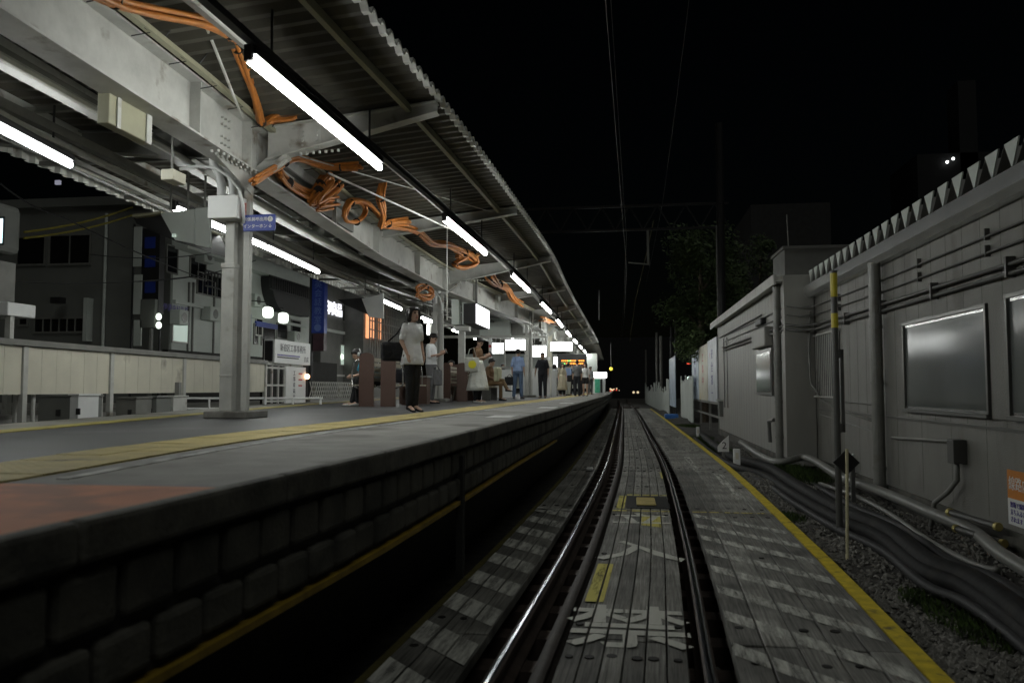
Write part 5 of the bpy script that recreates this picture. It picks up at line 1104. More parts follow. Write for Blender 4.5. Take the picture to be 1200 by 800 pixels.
p0, p1 = pt(889, 408, X=XF), pt(908, 465, X=XF); mb = MB(); mb.box(XF-.06, XF-.001, p1.y, p0.y, 1.35, 2.38); f = mb.build('window', M['frame'], fh); mb = MB(); mb.box(XF-.075, XF-.061, p1.y+.08, p0.y-.08, 1.42, 2.3); mb.build('pane', M['frost'], f)
mb = MB(); mb.box(XF-.18, XF-.001, p1.y+.1, p0.y-.1, 2.42, 2.85); mb.build('vent_unit', M['wall2'], fh, bevel=.03); mb = MB(); mb.box(XF-.13, XF-.001, 18.6, 19.4, 2.95, 3.1); mb.build('wall_light', M['black'], fh, bevel=.03)
mb = MB()
for y in (25.5, 26.3): mb.tube([(XF-.04, y, .9), (XF-.04, y, 3.1)], .016, 6)
mb.tube([(XF-.04, 19, 3.2), (XF-.04, 27.5, 3.2)], .018, 6); mb.tube([(XF-.1, 17.8, .35), (XF-.12, 17.8, .8), (XF-.12, 17.2, .85)], .04, 8); mb.build('conduit', M['pipe_dk'], fh)
mb = MB(); mb.tube([(3.55, 16.15, 3.0), (3.5, 16.12, 2.2), (3.52, 16.12, 1.6), (3.62, 15.7, 1.3), (3.63, 14.8, 1.15), (3.62, 12.2, 1.0)], .022, 7); mb.build('looping_cable', M['pipe'], fh, smooth=True)
# grey cabinets at the end of the hut
t = wallbox('trackside_cabinet', 'grey cabinet on a stand at the left end of the far hut', 'cabinet', [('body', 'bldB', (841, 470, 859, 488), 27, .5), ('stand', 'bldA', (843, 488, 857, 512), 27.05, .4)])
# billboards
t = thing('billboard', 'three-panel lit-up pale billboard facing the track before the tree', 'billboard', (3.3, 34, 0))
ys_ = [pt(u, 455, X=3.25).y for u in (840.5, 829.5, 819, 811)]; zt = 3.4
M['poster1'] = mat('poster_blue_white', (.42, .5, .6), .4, var=.35, scale=1.6); M['poster2'] = mat('poster_cream', (.6, .57, .46), .4, var=.25, scale=1.8, dirt=(.6, .45, .15), dscale=1.3, dthr=.6); M['poster3'] = mat('poster_white', (.6, .63, .68), .4, var=.2, scale=2, dirt=(.5, .2, .25), dscale=1.5, dthr=.62)
for k, (a, b_) in enumerate(zip(ys_[:-1], ys_[1:])):
    mb = MB(); mb.box(3.25, 3.3, a+.06, b_-.06, 1.0, zt-.06*k); mb.build('panel', [M['poster3'], M['poster2'], M['poster1']][k], t)
mb = MB()
for a in ys_: mb.box(3.29, 3.37, a-.05, a+.05, -.3, zt)
mb.box(3.302, 3.36, ys_[0], ys_[-1], .9, .98); mb.box(3.302, 3.36, ys_[0], ys_[-1], .4, .48); mb.build('frame', M['steel_dk'], t)
for k, s_ in enumerate(('安全第一', '工事中', '駐車場')):
    a, b_ = ys_[k], ys_[k+1]
    for j, ch in enumerate(s_): lettering(ch, .42, (3.248, (a+b_)/2, zt-.6-.5*j), (0, -1, 0), (0, 0, 1), M['txt_p'] if k != 1 else M['red'], t, sx=1.6)
t = thing('poster_stand', 'narrow bluish poster board farther along the track', 'billboard', (2.6, 48, 0)); mb = MB(); a, b_ = pt(791, 455, X=2.75).y, pt(784.5, 455, X=2.75).y; mb.box(2.75, 2.8, a, b_, .4, 3.4); mb.build('panel', M['poster1'], t); mb = MB(); mb.box(2.81, 2.9, a+.5, a+.7, -.3, 5.5); mb.box(2.81, 2.9, b_-.6, b_-.4, -.3, 5.5); mb.build('post', M['black'], t)
# fence of pales between
t = thing('pale_fence', 'worn pale fence between the two poster boards', 'fence', (3, 42, 0)); mb = MB(); y = 38.5
while y < 47: mb.box(3.05, 3.1, y, y+.35, -.3, 1.9+random.uniform(-.1, .35)); y += .45
mb.build('pales', M['bldB'], t)
t = thing('far_fence', 'low grey fence along the track in the distance', 'fence', (2.6, 70, 0)); mb = MB(); y = 54
while y < 100: x = 2.6+(cx(y)+.1)*1; mb.box(x, x+.06, y, y+1.2, -.3, 1.5+random.uniform(-.3, .7)); y += 1.5
mb.build('boards', M['bldB'], t)
p = pt(786, 479, Y=44); mb = MB(); mb.cbox((2.35, 44, -.02), (.7, .9, .28)); o = mb.build('blue_crate', mat('blue_plastic', (.04, .15, .45), .5), bevel=.03); tag(o, 'low blue crate lying beside the track below the poster board', 'crate')
# catenary gantry, poles, wires
t = thing('catenary_gantry', 'dim steel lattice gantry over the track on a tall pole', 'gantry', (4.05, 35, 0))
mb = MB(); mb.tube([(4.05, 35, -.3), (4.05, 35, 13)], .17, 12); mb.build('mast', M['black'], t)
mb = MB(); mb.tube([(3.85, 34.8, 3.5), (3.85, 34.8, 8.5)], .025, 6); mb.build('riser', M['pipe'], t)
mb = MB(); za, zb = 8.45, 9.5; mb.bar((-9, 35, za), (4.4, 35, za), .1, .1); mb.bar((-9, 35, zb), (4.4, 35, zb), .1, .1)
for k in range(11): x = -9+k*1.22; mb.bar((x, 35, za), (x+.61, 35, zb), .05, .05); mb.bar((x+.61, 35, zb), (x+1.22, 35, za), .05, .05)
mb.build('truss', M['black'], t)
mb = MB(); mb.box(.9, 1.0, 34.95, 35.05, 6.9, 8.45); mb.bar((1, 35, 6.9), (.1, 35, 7.0), .05, .05); mb.build('arm', M['steel_dk'], t)
wire('contact_wire', [(-.35, 2, 6.9), (.02, 35, 6.7), (-.2, 60, 6.7), (-.9, 110, 6.7)], .007, M['black'], 'lower overhead wire above the track', .0, 'wire', 'overhead wires')
wire('messenger_wire', [(-.35, 2, 8.6), (0.02, 35, 8.2), (-.2, 60, 8.2), (-.9, 110, 8.2)], .007, M['black'], 'upper overhead wire above the track', .35, 'wire', 'overhead wires')
wire('feeder_wire', [(1.2, 2, 10.5), (1.6, 35, 9.6), (1.2, 110, 9.5)], .008, M['black'], 'single feeder wire to the right of the track wires', .3, 'wire', 'overhead wires')
wire('sheathed_wire', [pt(766, 258, Y=36), pt(757, 300, Y=44), pt(745, 350, Y=58), pt(738, 400, Y=80)], .028, M['olive_ln'], 'yellow-striped sheathed wire hanging from the gantry', .0, 'wire')
for k, (u, X, h) in enumerate(((770, 2.9, 7), (775, 2.9, 6), (757, 2.4, 6.5))):
    p = pt(u, 455, X=X); mb = MB(); mb.tube([(X, p.y, -.3), (X, p.y, h)], .12, 9); o = mb.build('utility_pole', M['steel_dk']); tag(o, ['slim pole left of the poster board, taller of the near pair', 'slim pole left of the poster board, shorter of the near pair', 'slim farthest pole beside the end of the track'][k], 'pole', 'poles along the distant track')
# distant lights and silhouettes
mb = MB(); mb.box(-14, 14, 150, 156, -.3, 11); mb.box(-3, 3, 149, 150, -.3, 7); o = mb.build('distant_building', mat('dark_building', (.02, .022, .024), .8)); tag(o, 'dark building mass closing the end of the track', 'building')
mb = MB(); a, b_ = pt(880, 240, Y=60), pt(973, 240, Y=60); mb.box(a.x, b_.x, 60, 70, 0, a.z); o = mb.build('distant_building', mat('dim_render', (.03, .03, .03), .8)); tag(o, 'dim flat-topped block behind the tree on the right', 'building')
for k in range(9):
    u, v = random.uniform(713, 726), random.uniform(453, 458); p = pt(u, v, Y=120); mb = MB(); mb.ball(p, random.uniform(.05, .14), nu=6, nv=5); o = mb.build('distant_lamp', M['farlamp'] if k % 3 else M['redlamp']); tag(o, 'tiny warm or red light point beyond the platform end', 'lamp', 'light points beyond the platform end')
for k, u in enumerate((742.5, 747.5)): p = pt(u, 459.5, Y=110); mb = MB(); mb.ball(p, .16, nu=8, nv=6); o = mb.build('headlamp', M['farlamp']); tag(o, ['left headlamp glowing at the end of the track', 'right headlamp glowing at the end of the track'][k], 'lamp')
p = pt(807, 443, Y=50); mb = MB(); mb.ball(p, .09); o = mb.build('small_lamp', emis('cool_lamp', (.8, 1, .9), 6)); tag(o, 'small white lamp shining above the pale fence', 'lamp')
p = pt(807, 426, Y=50); mb = MB(); mb.ball(p, (.12, .05, .03)); o = mb.build('small_lamp', M['redlamp']); tag(o, 'faint red lamp above the small white one', 'lamp')
t = thing('rooftop_aerial', 'dim rooftop tower with two small white lights at far upper right', 'tower', (25, 60, 12)); 
mb = MB(); p = pt(1135, 160, Y=60); mb.box(p.x-3.5, p.x+6, 60, 66, 0, pt(1100, 180, Y=60).z); mb.box(p.x-.6, p.x+.6, 60, 62, 0, pt(1125, 95, Y=60).z); mb.build('roof_mass', mat('dark_tower', (.01, .011, .012), .8), t)
mb = MB()
for u, v in ((1110, 190), (1117, 186)): mb.ball(pt(u, v, Y=59.8), .1)
mb.build('light_point', M['signlit'], t)

# ------------------------------------------------------------------ trees and weeds
def tree(x, y, h, cr, label, n=9000, zlo=3.0, seed=1):
    rnd = random.Random(seed); t = thing('broadleaf_tree', label, 'tree', (x, y, -.2), 'trees behind the billboards')
    mb = MB(); mb.tube([(x, y, -.3), (x+.1, y, h*.3), (x-.1, y+.2, h*.6), (x, y, h*.9)], [.22, .17, .11, .03], 9)
    limbs = []
    for k in range(11):
        a = rnd.uniform(0, 6.28); z = h*rnd.uniform(.3, .75); e_ = Vector((x+math.cos(a)*cr*rnd.uniform(.5, .95), y+math.sin(a)*cr*rnd.uniform(.5, .95), z+rnd.uniform(.4, 1.6))); limbs.append(e_)
        mb.tube([(x, y, z), ((x+e_.x)/2, (y+e_.y)/2, (z+e_.z)/2+.2), e_], [.07, .045, .015], 6)
    mb.build('trunk', M['bark'], t)
    cl = [(e_+Vector((rnd.uniform(-.5, .5), rnd.uniform(-.5, .5), rnd.uniform(-.4, .6))), rnd.uniform(.45, 1.0)) for e_ in limbs for _ in range(3)] + [(Vector((x+rnd.uniform(-.5, .5)*cr, y+rnd.uniform(-.5, .5)*cr, rnd.uniform(zlo, h))), rnd.uniform(.4, .9)) for _ in range(14)]
    mb = MB()
    for i in range(n):
        c, r_ = rnd.choice(cl); d = Vector([rnd.gauss(0, 1) for _ in range(3)]).normalized()*r_*rnd.random()**.45; p = c+d; p.z = max(p.z, zlo-.8)
        a = Vector([rnd.gauss(0, 1) for _ in range(3)]).normalized(); b_ = a.orthogonal().normalized(); s_ = rnd.uniform(.05, .1)
        mb.add([p-a*s_*1.4, p+b_*s_*.55, p+a*s_*1.4, p-b_*s_*.55], [(0, 1, 2, 3)], rnd.choice((0, 0, 1)))
    mb.build('crown', [M['foliage'], M['foliage2']], t)
tree(3.6, 39, 9.0, 2.0, 'leafy tree behind the billboards, left of the gantry mast', 13000, 3.3, 3); tree(7.2, 44, 9.6, 2.8, 'darker tree behind the far hut, right of the gantry mast', 12000, 3.5, 5)
wd = MB(); rnd = random.Random(9)
spots = [(pt(816, 515, Z=-.1), .5), (pt(828, 522, Z=-.1), .45), (pt(840, 528, Z=-.1), .4), (pt(945, 556, Z=0), .35), (pt(925, 550, Z=0), .3), (pt(955, 562, Z=0), .3), (pt(925, 605, Z=-.1), .2), (pt(1130, 725, Z=-.12), .22), (pt(1080, 700, Z=-.12), .16), (pt(1165, 745, Z=-.12), .2), (pt(806, 500, Z=-.1), .5)]
for c, r_ in spots:
    for i in range(int(900*r_)+100):
        a = rnd.uniform(0, 6.28); q = r_*rnd.random()**.6; p = Vector((c.x+q*math.cos(a), c.y+q*1.8*math.sin(a), c.z-.03)); L_ = rnd.uniform(.03, .13)*(1.5 if r_ > .28 else .7); d = Vector((rnd.uniform(-.7, .7), rnd.uniform(-.7, .7), 1)).normalized(); s_ = d.orthogonal().normalized()*rnd.uniform(.006, .016)
        wd.add([p-s_*.5, p+d*L_*.6-s_, p+d*L_, p+d*L_*.6+s_], [(0, 1, 2, 3)], rnd.choice((0, 1)))
tag(wd.build('weeds', [M['foliage'], mat('weed_green', (.1, .16, .04), .6, var=.3)]), 'low green weeds between the pipes and on the ballast', 'weeds', kind='stuff')
# ------------------------------------------------------------------ people
def remeshed(mb, vox, smooth=4, mats=None, name='m', parent=None, matf=None):
    me = mb.mesh(); o = bpy.data.objects.new('tmp', me); COL.objects.link(o)
    r_ = o.modifiers.new('r', 'REMESH'); r_.mode = 'VOXEL'; r_.voxel_size = vox; r_.use_smooth_shade = True
    if smooth: s_ = o.modifiers.new('s', 'SMOOTH'); s_.factor = .5; s_.iterations = smooth
    bpy.context.view_layer.update(); m2 = bpy.data.meshes.new_from_object(o.evaluated_get(bpy.context.evaluated_depsgraph_get())); bpy.data.objects.remove(o)
    m2.materials.clear()
    for m in (mats if isinstance(mats, (list, tuple)) else [mats]): m2.materials.append(m)
    m2.polygons.foreach_set('use_smooth', [True]*len(m2.polygons))
    if matf:
        for p in m2.polygons: p.material_index = matf(p.center)
    o = bpy.data.objects.new(name, m2); COL.objects.link(o); o.parent = parent; return o
def limb(mb, pts, rs, n=12):
    pts = [Vector(p) for p in pts]
    mb.tube(pts, rs, n)
    for p, r_ in zip(pts, rs): mb.ball(p, r_, nu=n, nv=7)
def ring(c, rx_, ry_, n=18, ax=(1, 0, 0), ay=(0, 1, 0)):
    c, ax, ay = Vector(c), Vector(ax), Vector(ay); return [c+ax*rx_*math.cos(2*math.pi*k/n)+ay*ry_*math.sin(2*math.pi*k/n) for k in range(n)]
skin = mat('skin', (.52, .34, .25), .55, var=.06, scale=6); skin2 = mat('skin_tan', (.42, .27, .19), .55, var=.06, scale=6)
hair_m = mat('black_hair', (.014, .012, .011), .42, var=.4, scale=30, bump=.5, bscale=90); lip_m = mat('lip', (.38, .14, .12), .5, var=.05); eye_m = mat('eye_dark', (.02, .015, .012), .3, var=.05)
def cloth(name, c, var=.12):
    m = mat(name, c, .85, var=var, scale=7, bump=.9, bscale=9); b_ = next(n for n in m.node_tree.nodes if n.type == 'BUMP'); b_.inputs['Distance'].default_value = .05
    return m
CL = dict(tunic=cloth('pale_tunic', (.8, .8, .79), .06), black=cloth('black_cloth', (.016, .016, .018)), white=cloth('white_shirt', (.76, .78, .8), .06), grey=cloth('grey_cloth', (.13, .13, .135)), skirt=cloth('pale_skirt', (.6, .61, .56), .06), brown=cloth('brown_top', (.16, .09, .045)), ltblue=cloth('light_blue_shirt', (.32, .43, .68), .06), jeans=cloth('jeans', (.1, .15, .24), .2), navy=cloth('dark_navy', (.022, .023, .03)), beige=cloth('beige_dress', (.45, .40, .29), .06), tan=cloth('tan_trousers', (.19, .12, .06)), stripe=cloth('grey_striped', (.2, .24, .27)), aqua=cloth('aqua_towel', (.06, .42, .62), .06), shoew=cloth('white_shoes', (.6, .6, .58), .05), print=cloth('printed_dress', (.26, .2, .19), .5), cream=cloth('cream_pack', (.55, .55, .38)))
def person(loc, rz, H, label, J=None, top='white', top_len=.95, sleeves=.55, bottom='black', skirt=None, hair='short', shoes='black', sk=None, vox=.011, female=False, bulk=1.0, head=(0, 0, 0), near=False):
    """facing -Y in its own frame; J overrides joints, given for a height of 1.7 m"""
    s = H/1.7; sk = sk or skin
    j = dict(pel=(0, 0, .93), chest=(0, .0, 1.25), neck=(0, .01, 1.43), head=(0, -.02, 1.575), hipL=(.085, 0, .90), hipR=(-.085, 0, .90), kneL=(.09, -.01, .50), kneR=(-.09, -.01, .50), ankL=(.09, .02, .08), ankR=(-.09, .02, .08), toeL=(.10, -.15, .03), toeR=(-.10, -.15, .03),
             shL=(.165, .01, 1.385), shR=(-.165, .01, 1.385), elL=(.205, .03, 1.12), elR=(-.205, .03, 1.12), wrL=(.215, -.03, .88), wrR=(-.215, -.03, .88), fdL=(.0, -.15, -1), fdR=(.0, -.15, -1))
    if J: j.update(J)
    j = {k: Vector(v) for k, v in j.items()}; w = .9 if female else 1.0
    for k in ('shL', 'shR'): j[k].x *= w*.92
    t = thing('person', label, 'person', (0, 0, 0))
    up = (j['neck']-j['pel']).normalized(); side = (j['shL']-j['shR']).normalized(); fr = up.cross(side).normalized()*-1  # front is -Y
    b = MB(); b2 = bulk
    def torso(mb, g, z0=0., z1=1.):
        P0, P1, P2 = j['pel'], j['chest'], j['neck']
        prof = [(-.10, .15, .10), (0.0, .165, .115), (.3, .125 if female else .145, .095), (.6, .145 if female else .165, .11), (.82, .158 if female else .17, .10), (.91, .135, .085), (.96, .09, .07), (1.02, .058, .058)]
        rr = []
        for f_, a_, c_ in prof:
            if f_ < z0: continue
            p = P0.lerp(P1, f_/.62) if f_ < .62 else P1.lerp(P2, (f_-.62)/.38)
            rr.append(ring(p, (a_*w*b2+g), (c_*b2+g), 18, side, fr))
        mb.loft(rr)
    torso(b, 0)
    limb(b, [j['neck']-up*.03, j['head']-Vector((0, 0, .05))], [.056, .05])
    # head
    hc = j['head']; hy = Matrix.Rotation(head[2], 3, 'Z') @ Matrix.Rotation(head[0], 3, 'X')
    def hp(x, y, z): return hc+hy@Vector((x, y, z))
    rr = [ring(hp(0, y0, z), a_, c_, 18, hy@Vector((1, 0, 0)), hy@Vector((0, 1, 0))) for z, a_, c_, y0 in ((-.115, .022, .024, -.055), (-.105, .042, .042, -.045), (-.075, .058, .062, -.03), (-.04, .068, .078, -.015), (0, .073, .09, 0), (.04, .076, .095, .003), (.08, .066, .083, .006), (.105, .04, .052, .008), (.115, .012, .015, .008))]
    b.loft(rr)
    b.ball(hp(0, -.094, -.022), (.013, .018, .014)); b.tube([hp(0, -.088, .018), hp(0, -.105, -.02)], [.008, .012], 8)
    for sx_ in (1, -1): b.ball(hp(.074*sx_, .01, -.008), (.012, .022, .03)); b.ball(hp(.03*sx_, -.082, .027), (.022, .01, .007))
    b.ball(hp(0, -.083, -.062), (.022, .01, .009))
    for q, r_ in (('L', 1), ('R', -1)):
        limb(b, [j['sh'+q], j['el'+q], j['wr'+q]], [.042*b2, .037*b2, .025*b2])
        limb(b, [j['hip'+q], j['kne'+q], j['ank'+q]], [.082*b2, .055*b2, .037*b2]); limb(b, [j['ank'+q]-Vector((0, 0, .02)), j['toe'+q]], [.036, .026])
        # hand: palm, four unequal fingers and a thumb
        d = j['fd'+q].normalized(); wr = j['wr'+q]; sd = d.cross(Vector((1, 0, 0))); sd = sd.normalized() if sd.length > .2 else Vector((0, 1, 0)); nn = d.cross(sd).normalized()
        pc = wr+d*.05; b.loft([ring(wr+d*.005, .022, .017, 10, sd, nn), ring(wr+d*.04, .036, .015, 10, sd, nn), ring(wr+d*.088, .038, .013, 10, sd, nn)])
        for k, ln in enumerate((.062, .074, .069, .052)):
            o_ = sd*(.028-.0187*k); base_ = wr+d*.083+o_; cur = nn*(-.25 if q == 'R' else .25)
            p1_ = base_+d*ln*.5; p2_ = p1_+(d+cur*1.6).normalized()*ln*.5; b.tube([base_-d*.01, p1_, p2_], [.0085, .008, .0065], 7); b.ball(p2_, .0066, nu=7, nv=5)
        tb_ = wr+d*.03+sd*.028; limb(b, [tb_, tb_+(d*.7+sd*.7).normalized()*.035, tb_+(d*.9+sd*.35).normalized()*.06], [.011, .010, .008], 8)
    eyes = [hp(.03, -.085, .008), hp(-.03, -.085, .008)]; mouth = hp(0, -.09, -.062); brows = [hp(.031, -.088, .03), hp(-.031, -.088, .03)]; fd_ = hy@Vector((0, -1, 0))
    def mf(c):
        if (c-hc).dot(fd_) > .055:
            for e_ in eyes:
                dd = c-e_
                if abs(dd.z) < .0085 and abs(dd.dot(hy@Vector((1, 0, 0)))) < .016: return 1
            for e_ in brows:
                dd = c-e_
                if abs(dd.z) < .005 and abs(dd.dot(hy@Vector((1, 0, 0)))) < .02: return 1
            dd = c-mouth
            if abs(dd.z) < .009 and abs(dd.dot(hy@Vector((1, 0, 0)))) < .022: return 2
        return 0
    body = remeshed(b, vox*.75 if near else vox, 2, [sk, eye_m, lip_m], 'body', t, mf if near else None)
    # top
    if top:
        m_ = MB(); torso(m_, .016, 0 if top_len > .8 else -.2); P0 = j['pel']
        if top_len < .9:   # long tunic: hem below the hips
            fold = lambda R_, g: [p+(p-sum(R_, Vector())/len(R_)).normalized()*g*math.sin(7*i*2*math.pi/len(R_)+1) for i, p in enumerate(R_)]
            m_.loft([ring(j['pel']+up*.3, .125*b2*w, .10*b2, 42, side, fr), fold(ring(j['pel']+Vector((0, 0, .02)), .175*b2*w, .14*b2, 42, side, fr), .007), fold(ring(Vector((j['pel'].x, j['pel'].y, top_len-.0)), .215*b2*w, .165*b2, 42, side, fr), .016)])
        for q in 'LR':
            a_, e_, w_ = j['sh'+q], j['el'+q], j['wr'+q]
            pts = [a_, a_.lerp(e_, min(1, sleeves/.55))] if sleeves <= .55 else [a_, e_, e_.lerp(w_, (sleeves-.55)/.45)]
            limb(m_, pts, [.05*b2, .056*b2] if len(pts) == 2 else [.05*b2, .05*b2, .04*b2])
        remeshed(m_, vox, 3, CL[top], 'shirt', t)
    if bottom:
        m_ = MB(); m_.loft([ring(j['pel']+up*(-.08), .16*b2*w, .12*b2, 18, side, fr), ring(j['pel']+up*.0, .178*b2*w, .13*b2, 18, side, fr), ring(j['pel']+up*.11, .15*b2*w, .11*b2, 18, side, fr)])
        end = {'shorts': .45}.get(skirt, .96)
        for q in 'LR':
            h_, k_, a_ = j['hip'+q], j['kne'+q], j['ank'+q]
            if end < .5: limb(m_, [h_, h_.lerp(k_, .55)], [.1*b2, .092*b2])
            else: limb(m_, [h_, k_, k_.lerp(a_, end)], [.096*b2, .072*b2, .058*b2])
        remeshed(m_, vox, 3, CL[bottom], 'trousers' if end > .5 else 'shorts', t)
    if skirt and skirt != 'shorts':
        cname, zt_, zb_, r0, r1 = skirt; m_ = MB(); n = 40; rr = []
        for i in range(9):
            f_ = i/8; z = zt_+(zb_-zt_)*f_; r_ = r0+(r1-r0)*f_**.8
            rr.append([Vector((j['pel'].x+(r_+.018*f_*math.sin(9*2*math.pi*k/n))*math.cos(2*math.pi*k/n), j['pel'].y+(r_*.8+.018*f_*math.sin(9*2*math.pi*k/n))*math.sin(2*math.pi*k/n), z)) for k in range(n)])
        m_.loft(rr); o = m_.build('skirt', CL[cname], smooth=True); o.parent = t
    # shoes
    for q in 'LR':
        a_, e_ = j['ank'+q], j['toe'+q]; m_ = MB(); heel = a_+(a_-e_).normalized()*.04; f_ = Vector((e_.x-a_.x, e_.y-a_.y, 0)); f_ = f_.normalized() if f_.length > .01 else Vector((0, -1, 0)); sd = f_.cross(Vector((0, 0, 1)))
        z0 = e_.z-.03; bs = Vector((a_.x, a_.y, 0)); zz = lambda p, dz: Vector((p.x, p.y, z0+dz))
        drop = a_.z-.08-z0 if abs(a_.z-e_.z) < .3 else 0
        rr = []
        for q_, wv, h_ in ((-.06, .018, .05), (-.05, .034, .075), (0, .04, .085), (.07, .043, .062), (.13, .046, .045), (.18, .04, .034), (.21, .018, .022)):
            c_ = zz(bs+f_*q_, h_/2+max(drop, 0)*(1-min(1, max(0, q_+.05)/.2))); rr.append([c_+sd*wv*math.cos(2*math.pi*k/12)+Vector((0, 0, 1))*h_*.5*math.sin(2*math.pi*k/12) for k in range(12)])
        m_.loft(rr); o = m_.build('shoe', CL[shoes] if shoes in CL else shoes, smooth=True); o.parent = t
    # hair
    m_ = MB(); X1 = hy@Vector((1, 0, 0)); Y1_ = hy@Vector((0, 1, 0))
    for z, a_, c_, y0 in (): pass
    rr = [ring(hp(0, y0, z), a_, c_, 18, X1, Y1_) for z, a_, c_, y0 in ((-.045, .062, .055, .045), (-.01, .083, .08, .03), (.035, .088, .1, .018), (.075, .082, .098, .01), (.108, .058, .07, .01), (.13, .02, .026, .01))]
    m_.loft(rr); m_.loft([ring(hp(0, -.01, z), a_, c_, 18, X1, Y1_) for z, a_, c_ in ((.055, .079, .09), (.085, .078, .092), (.118, .045, .055))])
    if hair in ('bob', 'long'):
        L_ = -.13 if hair == 'bob' else -.30
        m_.loft([ring(hp(0, .045, z), a_, c_, 16, X1, Y1_) for z, a_, c_ in ((.1, .08, .07), (.04, .106, .08), (-.02, .112, .078), (L_*.7, .108, .062), (L_, .075, .04))])
        for sx_ in (1, -1): limb(m_, [hp(.072*sx_, -.03, .07), hp(.092*sx_, -.03, 0), hp(.09*sx_, -.02, L_*.75)], [.03, .033, .016], 9)
    if hair == 'bun': m_.ball(hp(0, .11, .05), .045)
    remeshed(m_, vox*.8, 2, hair_m, 'hair', t)
    t.scale = (s, s, s); t.location = loc; t.rotation_euler.z = rz
    return t
def bag(name, label, c, size, m, rz=0, strap=None, extra=None):
    t = thing(name, label, 'bag', tuple(c)); mb = MB(); c = Vector(c); mb.cbox(c, size, rz)
    o = mb.build('body', m, t, bevel=min(size)*.3)
    if strap: mb = MB(); mb.tube(strap, .012, 7); mb.build('strap', m, t, smooth=True)
    if extra: extra(t)
    return t
def foot_at(u, Y): p = pt(u, 470, Y=Y); return (p.x, Y, PZ)
# 1 standing woman, pale tunic
L1 = foot_at(483, 11.9)
person(L1, R(46), 1.62, 'woman with bobbed black hair in a pale tunic and black trousers, standing by the benches', top='tunic', top_len=.76, sleeves=.42, bottom='black', hair='bob', shoes='black', female=True, vox=.010, near=True, head=(R(-2), 0, R(8)),
       J=dict(hipL=(.07, 0, .9), hipR=(-.07, 0, .9), kneL=(.06, -.01, .5), kneR=(-.06, -.02, .5), ankL=(.06, .02, .11), ankR=(-.055, .0, .11), toeL=(.08, -.14, .03), toeR=(-.07, -.16, .03), elR=(-.19, .02, 1.13), wrR=(-.16, -.10, .93), fdR=(.1, -.35, -1), elL=(.19, .06, 1.13), wrL=(.2, .0, .93)))
bg_c = (L1[0]-.20, L1[1]+.12, PZ+.93)
bag('shoulder_bag', 'large black shoulder bag under the arm of the woman in the pale tunic', (L1[0]-.27, L1[1]+.02, PZ+.93), (.46, .17, .3), CL['black'], R(25), [(L1[0]-.4, L1[1]-.06, PZ+1.05), (L1[0]-.22, L1[1]-.1, PZ+1.2), (L1[0]-.12, L1[1]-.03, PZ+1.375), (L1[0]-.14, L1[1]+.08, PZ+1.3), (L1[0]-.2, L1[1]+.12, PZ+1.06)])
# 2 bent seated man
Ls = pt(441, 455, Y=15.95); Ls = (Ls.x, 16.0, PZ)
person(Ls, R(-62), 1.68, 'man with bent head and blue towel at his neck, seated on the left bench', top='stripe', bottom='black', shoes='shoew', vox=.012, head=(R(30), 0, 0),
       J=dict(pel=(0, 0, .52), chest=(0, -.17, .80), neck=(0, -.32, .97), head=(0, -.43, 1.07), hipL=(.09, 0, .51), hipR=(-.09, 0, .51), kneL=(.11, -.42, .52), kneR=(-.11, -.42, .52), ankL=(.11, -.42, .08), ankR=(-.11, -.5, .08), toeL=(.12, -.6, .03), toeR=(-.12, -.67, .03), shL=(.17, -.28, .92), shR=(-.17, -.28, .92), elL=(.19, -.33, .66), elR=(-.19, -.33, .66), wrL=(.08, -.5, .62), wrR=(-.08, -.5, .62), fdL=(-.3, -.8, -.2), fdR=(.3, -.8, -.2)))
Rm = Matrix.Rotation(R(-62), 4, 'Z'); tw = MB()
tw.tube([Vector(Ls)+Rm@Vector(q) for q in ((.13, -.36, .72), (.13, -.3, .9), (.06, -.24, 1.01), (-.06, -.24, 1.01), (-.13, -.3, .9), (-.13, -.36, .72))], [.045, .06, .05, .05, .06, .045], 10); o = tw.build('towel', CL['aqua'], smooth=True); tag(o, 'bright blue towel round the neck of the bent seated man', 'towel')
cp2 = MB(); c = Vector(Ls)+Rm@Vector((-.0, -.405, 1.06)); hd = [c+Rm@Vector((.1*math.cos(a), .03, .1*math.sin(a)+.02)) for a in [math.pi*k/10 for k in range(11)]]; cp2.tube(hd, .01, 7); cp2.ball(c+Rm@Vector((.095, .0, 0)), (.025, .04, .045)); cp2.ball(c+Rm@Vector((-.095, .0, 0)), (.025, .04, .045)); o = cp2.build('headphones', M['white'], smooth=True); tag(o, 'white headphones worn by the bent seated man', 'headphones')
bag('gym_bag', 'dark blue and white bag lying on the bench behind the seated man', (Ls[0]+.45, 15.9, PZ+.62), (.5, .3, .28), CL['navy'], .2)
# 3 man with phone
L3 = foot_at(505, 18.6)
phone_arms = dict(elL=(.2, -.03, 1.12), elR=(-.2, -.03, 1.12), wrL=(.07, -.28, 1.2), wrR=(-.09, -.27, 1.18), fdL=(-.2, -.6, .5), fdR=(.25, -.6, .5), head=(0, -.05, 1.565))
person(L3, R(80), 1.69, 'man in white shirt and grey trousers looking down at his phone beside the second column', top='white', bottom='grey', head=(R(28), 0, 0), J=phone_arms, vox=.011, near=True)
def loc_pt(L, rz, q, s=1): return Vector(L)+Matrix.Rotation(rz, 3, 'Z')@(Vector(q)*s)
c = loc_pt(L3, R(80), (0, -.38, 1.25)); mb = MB(); mb.cbox(c, (.07, .015, .14), R(80), rx=R(-35)); o = mb.build('smartphone', M['black'], bevel=.003); tag(o, 'phone held by the man in the white shirt', 'phone')
bag('backpack', 'black backpack on the back of the man in the white shirt', loc_pt(L3, R(80), (0, .2, 1.22)), (.3, .16, .42), CL['black'], R(80))
